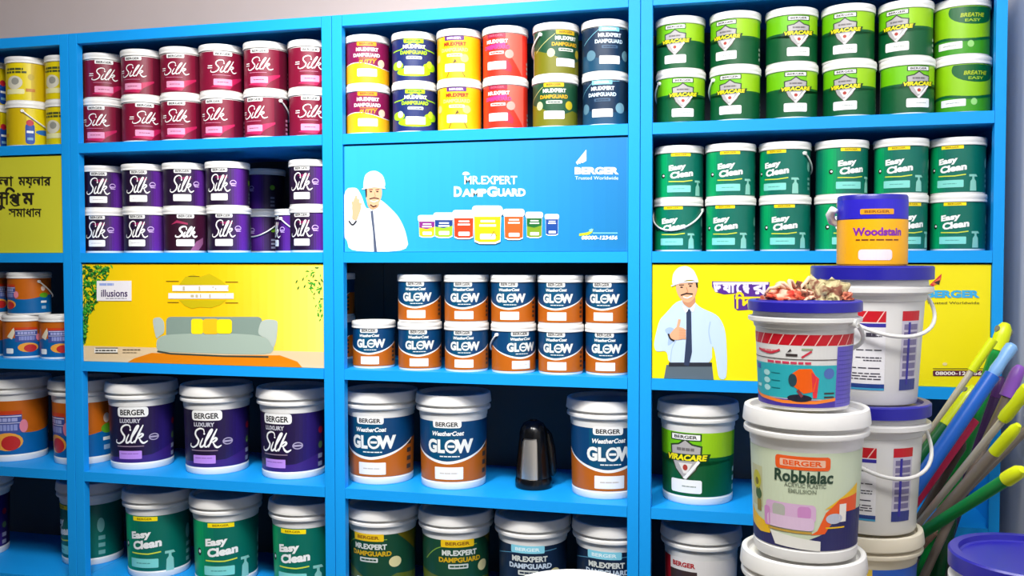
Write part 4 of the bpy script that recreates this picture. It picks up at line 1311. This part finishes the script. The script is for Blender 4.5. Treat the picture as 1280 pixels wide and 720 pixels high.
def stack_pail(name, design, px, py_bottom_z, dep, lid_dia, H, kind, lx, label, group=None, tp=0.008, cat='paint pail', hang=None):
    R = lid_dia/2/1.12
    p = CAM + fw*dep + ax*((px-640)/FPX*dep)
    p.z = py_bottom_z+GAP
    rz = facing(p, px, lx, R*FPX/dep)
    t = empty(name, p, rz)
    bm = bmesh.new()
    if kind == 'ribbed':
        pail_body(bm, R, H, tp)
        sharpen(link_mesh('body', bm, LIDW, t))
        bm = bmesh.new(); pail_lid(bm, R, H)
        sharpen(link_mesh('lid', bm, LIDW, t))
    elif kind == 'cream':
        pail_body(bm, R, H, tp)
        sharpen(link_mesh('body', bm, cream, t))
        bm = bmesh.new(); pail_lid(bm, R, H)
        sharpen(link_mesh('lid', bm, cream, t))
    else:
        milk_body(bm, R, H, tp)
        sharpen(link_mesh('body', bm, milk, t))
        bm = bmesh.new(); blue_lid(bm, R, H)
        l = link_mesh('lid', bm, blid, t)
        l['label'] = 'glossy blue lid'
        sharpen(l)
    design().build('printed_label', curl(R, H, tp), t, cut=0.08)
    if hang is not None:
        al = atan2(CAM.x-p.x, -(CAM.y-p.y))
        add_handle(t, R, H, al+hang[0]-rz, 'pail', milk, hang[1])
    tag(t, label, cat, group)
    return t
gs1 = 'pails stacked on the counter'
D1, D2 = 1.43, 1.625
h0 = 0.226
stack_pail('paint_pail', d_plain, 1007, CT, D1, 0.193, h0, 'ribbed', 1000, 'plain white pail at the bottom of the front stack', gs1)
stack_pail('paint_pail', d_robbi, 1009, CT+h0+GAP, D1, 0.193, h0, 'ribbed', 1004, 'white pail with a pale green sofa print, in the front stack', gs1, tp=0.010)
h1 = 0.163
stack_pail('paint_pail', d_mixer, 1006, CT+2*h0+2*GAP, D1, 0.170, h1, 'blue', 997, 'white pail with a blue lid and an orange cement mixer print', gs1, tp=0.009, hang=(2.6, 0.05))
h2 = 0.222
stack_pail('paint_pail', d_blueyellow, 1084, CT, D2, 0.199, 0.208, 'cream', 1100, 'blue and yellow pail with a cream lid, bottom of rear stack', gs1)
stack_pail('paint_pail', d_stripepail, 1090, CT+0.208+GAP, D2, 0.198, h2, 'blue', 1066, 'white pail with a blue lid, lower one in the rear stack', gs1, tp=0.012, hang=(0.55, 0.075))
stack_pail('paint_pail', d_stripepail, 1089, CT+0.208+h2+2*GAP, D2, 0.204, 0.236, 'blue', 1074, 'white pail with a blue lid, carrying the yellow and blue tub', gs1, tp=0.014, hang=(0.55, 0.07))

# yellow and blue tub on top of the rear stack
dz = CT+0.208+h2+0.236
p = CAM + fw*D2 + ax*((1089.5-640)/FPX*D2)
p.z = dz + 0.002
t = empty('paint_tub', p, facing(p, 1089.5, 1082, 42))
tag(t, 'yellow tub with a blue top, standing on the rear pail stack', 'paint tub')
bm = bmesh.new()
R, H = 0.0585, 0.122
lathe(bm, [(0, 0.004), (R*0.92, 0.004), (R*0.94, 0), (R*0.985, 0), (R, 0.003), (R, H*0.65), (0, H*0.65)])
sharpen(link_mesh('body', bm, M((248, 176, 10)), t))
bm = bmesh.new()
lathe(bm, [(0, H*0.651), (R*1.0, H*0.651), (R*1.0, H*0.975), (R*0.97, H), (R*0.9, H), (R*0.88, H*0.97), (0, H*0.97)])
sharpen(link_mesh('lid', bm, blid, t))
d_wood().build('printed_label', curl(R, H, 0), t, cut=0.08)
bm = bmesh.new()
tube(bm, [(-R*0.98, -0.012, H*0.60), (-R*1.10, -0.02, H*0.64), (-R*1.13, -0.026, H*0.73), (-R*1.02, -0.034, H*0.80), (-R*0.9, -0.036, H*0.78)], [0.005, 0.007, 0.008, 0.007, 0.004], 10)
link_mesh('handle', bm, LIDW, t, True)

# crumpled rag on the front blue lid
def rag():
    mz = CT+2*h0+h1
    p = CAM + fw*(D1+0.0) + ax*((1007-640)/FPX*D1)
    p.z = mz + 0.002
    t = empty('crumpled_rag', p, YAW)
    tag(t, 'crumpled red and cream rag heaped on the front blue lid', 'rag')
    r = random.Random(11)
    def blob(name, cx, cy, rx, ry, h, mat, seed):
        bm = bmesh.new()
        bmesh.ops.create_icosphere(bm, subdivisions=4, radius=1)
        from mathutils import noise
        for v in bm.verts:
            c = v.co.copy()
            q = c*1.8+Vector((seed*3.1, seed*1.7, 0))
            n = noise.noise(q)*0.30 + abs(noise.noise(q*2.3))*0.55 - 0.18 + 0.22*abs(noise.noise(q*5.0))
            c = c*(1+n)
            z = max(0.0, c.z)
            v.co = Vector((cx+c.x*rx, cy+c.y*ry, z*h))
        for f in bm.faces:
            f.smooth = True
        bmesh.ops.remove_doubles(bm, verts=bm.verts[:], dist=1e-5)
        return link_mesh(name, bm, mat, t)
    def cloth(c1, c2, c3, sc):
        m = bpy.data.materials.new('cloth')
        m.use_nodes = True
        nt = m.node_tree
        b = nt.nodes['Principled BSDF']
        b.inputs['Roughness'].default_value = 0.85
        tc = nt.nodes.new('ShaderNodeTexCoord'); n = nt.nodes.new('ShaderNodeTexNoise'); cr = nt.nodes.new('ShaderNodeValToRGB')
        n.inputs['Scale'].default_value = sc; n.inputs['Detail'].default_value = 2; n.inputs['Distortion'].default_value = 1.5
        e = cr.color_ramp.elements
        e[0].position, e[0].color = 0.36, tuple(lin(x) for x in c1)+(1,)
        e[1].position, e[1].color = 0.62, tuple(lin(x) for x in c3)+(1,)
        k = e.new(0.5); k.color = tuple(lin(x) for x in c2)+(1,)
        nt.links.new(tc.outputs['Object'], n.inputs['Vector']); nt.links.new(n.outputs['Fac'], cr.inputs[0]); nt.links.new(cr.outputs[0], b.inputs['Base Color'])
        return m
    blob('fold', -0.038, -0.012, 0.030, 0.030, 0.017, cloth((196, 44, 28), (214, 96, 66), (222, 170, 146), 40), 1)
    blob('fold', -0.005, 0.004, 0.034, 0.034, 0.024, cloth((60, 32, 24), (150, 84, 60), (222, 186, 160), 38), 2)
    blob('fold', 0.026, -0.006, 0.034, 0.032, 0.030, cloth((90, 78, 44), (200, 186, 140), (120, 70, 50), 36), 3)
    blob('fold', 0.052, -0.004, 0.018, 0.030, 0.017, cloth((96, 28, 18), (160, 60, 40), (222, 130, 100), 45), 4)
    for k in range(6):
        bm = bmesh.new()
        x = -0.048+0.018*k; pts = []
        for q in range(9):
            s = q/8*pi
            pts.append((x+0.022*cos(s)*r.choice((-1, 1)) if q in (0,) else x+0.020*cos(s+k), -0.012-0.014*sin(s*0.9+k*0.7), 0.006+(0.026-0.012*abs(x)/0.06)*sin(s)*r.uniform(0.75, 1.1)))
        tube(bm, pts, [0.0012+0.0024*sin(pi*q/8) for q in range(9)], 6)
        link_mesh('strand', bm, M(r.choice(((206, 60, 50), (226, 190, 160), (120, 50, 36), (220, 130, 110), (236, 216, 190))), 0.85), t)
rag()

# blue-lidded pail at the lower right and the white lid at the bottom edge
stack_pail('paint_pail', d_stripepail, 1294, CT, 1.30, 0.212, 0.258, 'blue', 1240, 'blue lidded white pail at the lower right corner of the photo', gs1)
stack_pail('paint_pail', d_plain, 719, CT, 1.16, 0.19, 0.2545, 'ribbed', 715, 'white pail lid just showing at the bottom edge of the photo', gs1)

# ------------------------------------------------------------------ bundle of coloured handles standing in a bin
t = empty('floor_bin', (2.055, -0.16, 0), 0)
tag(t, 'grey box shaped bin holding the coloured handles, below the photo edge', 'bin')
gp = M((90, 92, 96), 0.5, name='grey_plastic')
bm = bmesh.new()
ox, oy, ht = 0.195, 0.128, 0.645
for f, z in (((-ox, -oy, ox, -oy+0.004), 0), ((-ox, oy-0.004, ox, oy), 0), ((-ox, -oy+0.004, -ox+0.004, oy-0.004), 0), ((ox-0.004, -oy+0.004, ox, oy-0.004), 0)):
    box(bm, f[0], f[2], f[1], f[3], 0.0, ht)
box(bm, -ox+0.004, ox-0.004, -oy+0.004, oy-0.004, 0.60, 0.61)
bmesh.ops.remove_doubles(bm, verts=bm.verts[:], dist=1e-6)
link_mesh('body', bm, gp, t)
box_obj('rim', -ox-0.006, ox+0.006, -oy-0.006, -oy-0.0002, ht-0.02, ht, gp, t, 0.001)

def pole(label, tip, low, d0, d1, segs, cat='handle', hole=False):
    """tip / low: where its top and its lower visible end appear; segs: (share of length, radius, rgb, metal, part)"""
    a = at_depth(tip[0], tip[1], d0)
    b = at_depth(low[0], low[1], d1)
    d = (b-a)
    L = d.length
    dn = d/L
    # carry the shaft on down into the bin
    ext = max(0.0, (b.z-0.625)/(-dn.z))
    tot = L+ext
    t = empty('brush_handle', b+dn*ext)
    q = (-dn).to_track_quat('Z', 'Y')
    t.rotation_mode = 'QUATERNION'
    t.rotation_quaternion = q
    tag(t, label, cat, 'long brush handles in the bundle')
    s0 = 0.0
    for k, (sh, rad, rgb, met, nm) in enumerate(segs):
        l = L*sh if k < len(segs)-1 else tot-s0
        z1, z0 = tot-s0, tot-s0-l
        bm = bmesh.new()
        m = M(rgb, 0.35 if not met else 0.3, met, spec=0.5)
        if nm == 'grip':
            pf = [(0, z1), (rad*0.55, z1-0.001), (rad*0.95, z1-0.006), (rad*1.0, z1-0.02), (rad*0.85, z1-0.5*l), (rad*0.95, z0+0.012), (rad*0.8, z0), (0, z0)]
        elif nm == 'cap':
            pf = [(0, z1), (rad*0.5, z1-0.002), (rad*0.9, z1-0.012), (rad, z1-0.03), (rad, z0), (0, z0)]
        else:
            pf = [(0, z1), (rad, z1-0.0005), (rad, z0+0.0005), (0, z0)]
        lathe(bm, pf, n=24)
        seg_o = link_mesh({'grip': 'grip', 'cap': 'end_cap', 'tube': 'shaft', 'sleeve': 'sleeve'}[nm], bm, m, t)
        sharpen(seg_o)
        if hole and k == 0:
            bm = bmesh.new()
            bmesh.ops.create_cone(bm, cap_ends=True, segments=20, radius1=rad*0.45, radius2=rad*0.45, depth=rad*2.06,
                                  matrix=Matrix.Translation((0, 0, z1-0.018)) @ Matrix.Rotation(pi/2, 4, 'X'))
            link_mesh('hanging_hole', bm, M((120, 120, 110), 0.5), seg_o)
        s0 += l
YG, GRN, BLU, LBL = (214, 226, 10), (0, 150, 60), (20, 100, 205), (130, 180, 235)
PNK, PUR, SLV, GRY = (226, 14, 86), (150, 90, 200), (206, 196, 180), (140, 126, 114)
pole('green handle with a yellow end and a hanging hole, tallest of the bundle', (1258, 403), (1185, 622), 1.875, 1.88, [(0.16, 0.0155, YG, 0, 'cap'), (0.84, 0.0135, GRN, 0, 'sleeve')], hole=True)
pole('thin silver shaft with a yellow upper part, leaning over the yellow poster', (1242, 424), (1138, 575), 1.832, 1.876, [(0.26, 0.009, YG, 0, 'sleeve'), (0.74, 0.0062, SLV, 0.35, 'tube')])
pole('blue handle with a light blue end, thickest of the bundle', (1267, 430), (1135, 622), 1.78, 1.775, [(0.20, 0.0125, LBL, 0, 'grip'), (0.80, 0.0145, BLU, 0, 'sleeve')])
pole('dark green handle with a yellow end beside the blue handle', (1219, 482), (1130, 600), 1.821, 1.827, [(0.42, 0.0125, YG, 0, 'cap'), (0.58, 0.0125, (0, 100, 50), 0, 'sleeve')], hole=True)
pole('crimson pink handle running down beside the white pail', (1216, 523), (1128, 645), 1.814, 1.809, [(1.0, 0.0135, PNK, 0, 'sleeve')])
pole('purple topped handle on a grey shaft near the white wall', (1276, 456), (1200, 622), 1.822, 1.837, [(0.24, 0.0135, PUR, 0, 'cap'), (0.76, 0.0085, GRY, 0.3, 'tube')])
pole('silver shaft with a yellow grip at the right photo edge', (1288, 482), (1140, 665), 1.621, 1.844, [(0.21, 0.0125, YG, 0, 'grip'), (0.79, 0.0068, SLV, 0.35, 'tube')])
pole('grey brown shaft with a yellow end below the yellow gripped one', (1274, 530), (1150, 672), 1.602, 1.802, [(0.23, 0.0105, YG, 0, 'cap'), (0.77, 0.0105, GRY, 0.2, 'tube')])
pole('thin bare grey shaft crossing the right photo edge', (1300, 520), (1165, 655), 1.635, 1.837, [(0.05, 0.0082, GRY, 0.2, 'cap'), (0.95, 0.0075, (150, 138, 128), 0.3, 'tube')])
pole('green handle with a yellow end, lowest and nearest of the bundle', (1279, 586), (1140, 674), 1.494, 1.763, [(0.13, 0.0125, YG, 0, 'cap'), (0.87, 0.0105, (0, 130, 56), 0, 'sleeve')], hole=False)
pole('dark brown shaft between the pink handle and the silver shaft', (1206, 552), (1148, 650), 1.828, 1.913, [(0.06, 0.009, (96, 84, 78), 0.2, 'cap'), (0.94, 0.0085, (96, 84, 78), 0.2, 'tube')])
pole('short brown shaft poking out below the nearest green handle', (1172, 662), (1140, 698), 1.747, 1.786, [(0.1, 0.006, (130, 100, 84), 0, 'cap'), (0.9, 0.0055, (130, 100, 84), 0, 'tube')])
pole('dark green handle standing nearly upright behind the white pails', (1188, 640), (1168, 730), 1.911, 1.908, [(0.12, 0.017, (0, 80, 40), 0, 'cap'), (0.88, 0.016, (0, 80, 40), 0, 'sleeve')])
pole('dusky purple handle behind the blue and green handles', (1252, 470), (1208, 600), 1.917, 1.937, [(0.2, 0.012, (84, 40, 110), 0, 'cap'), (0.8, 0.013, (70, 40, 90), 0, 'sleeve')])
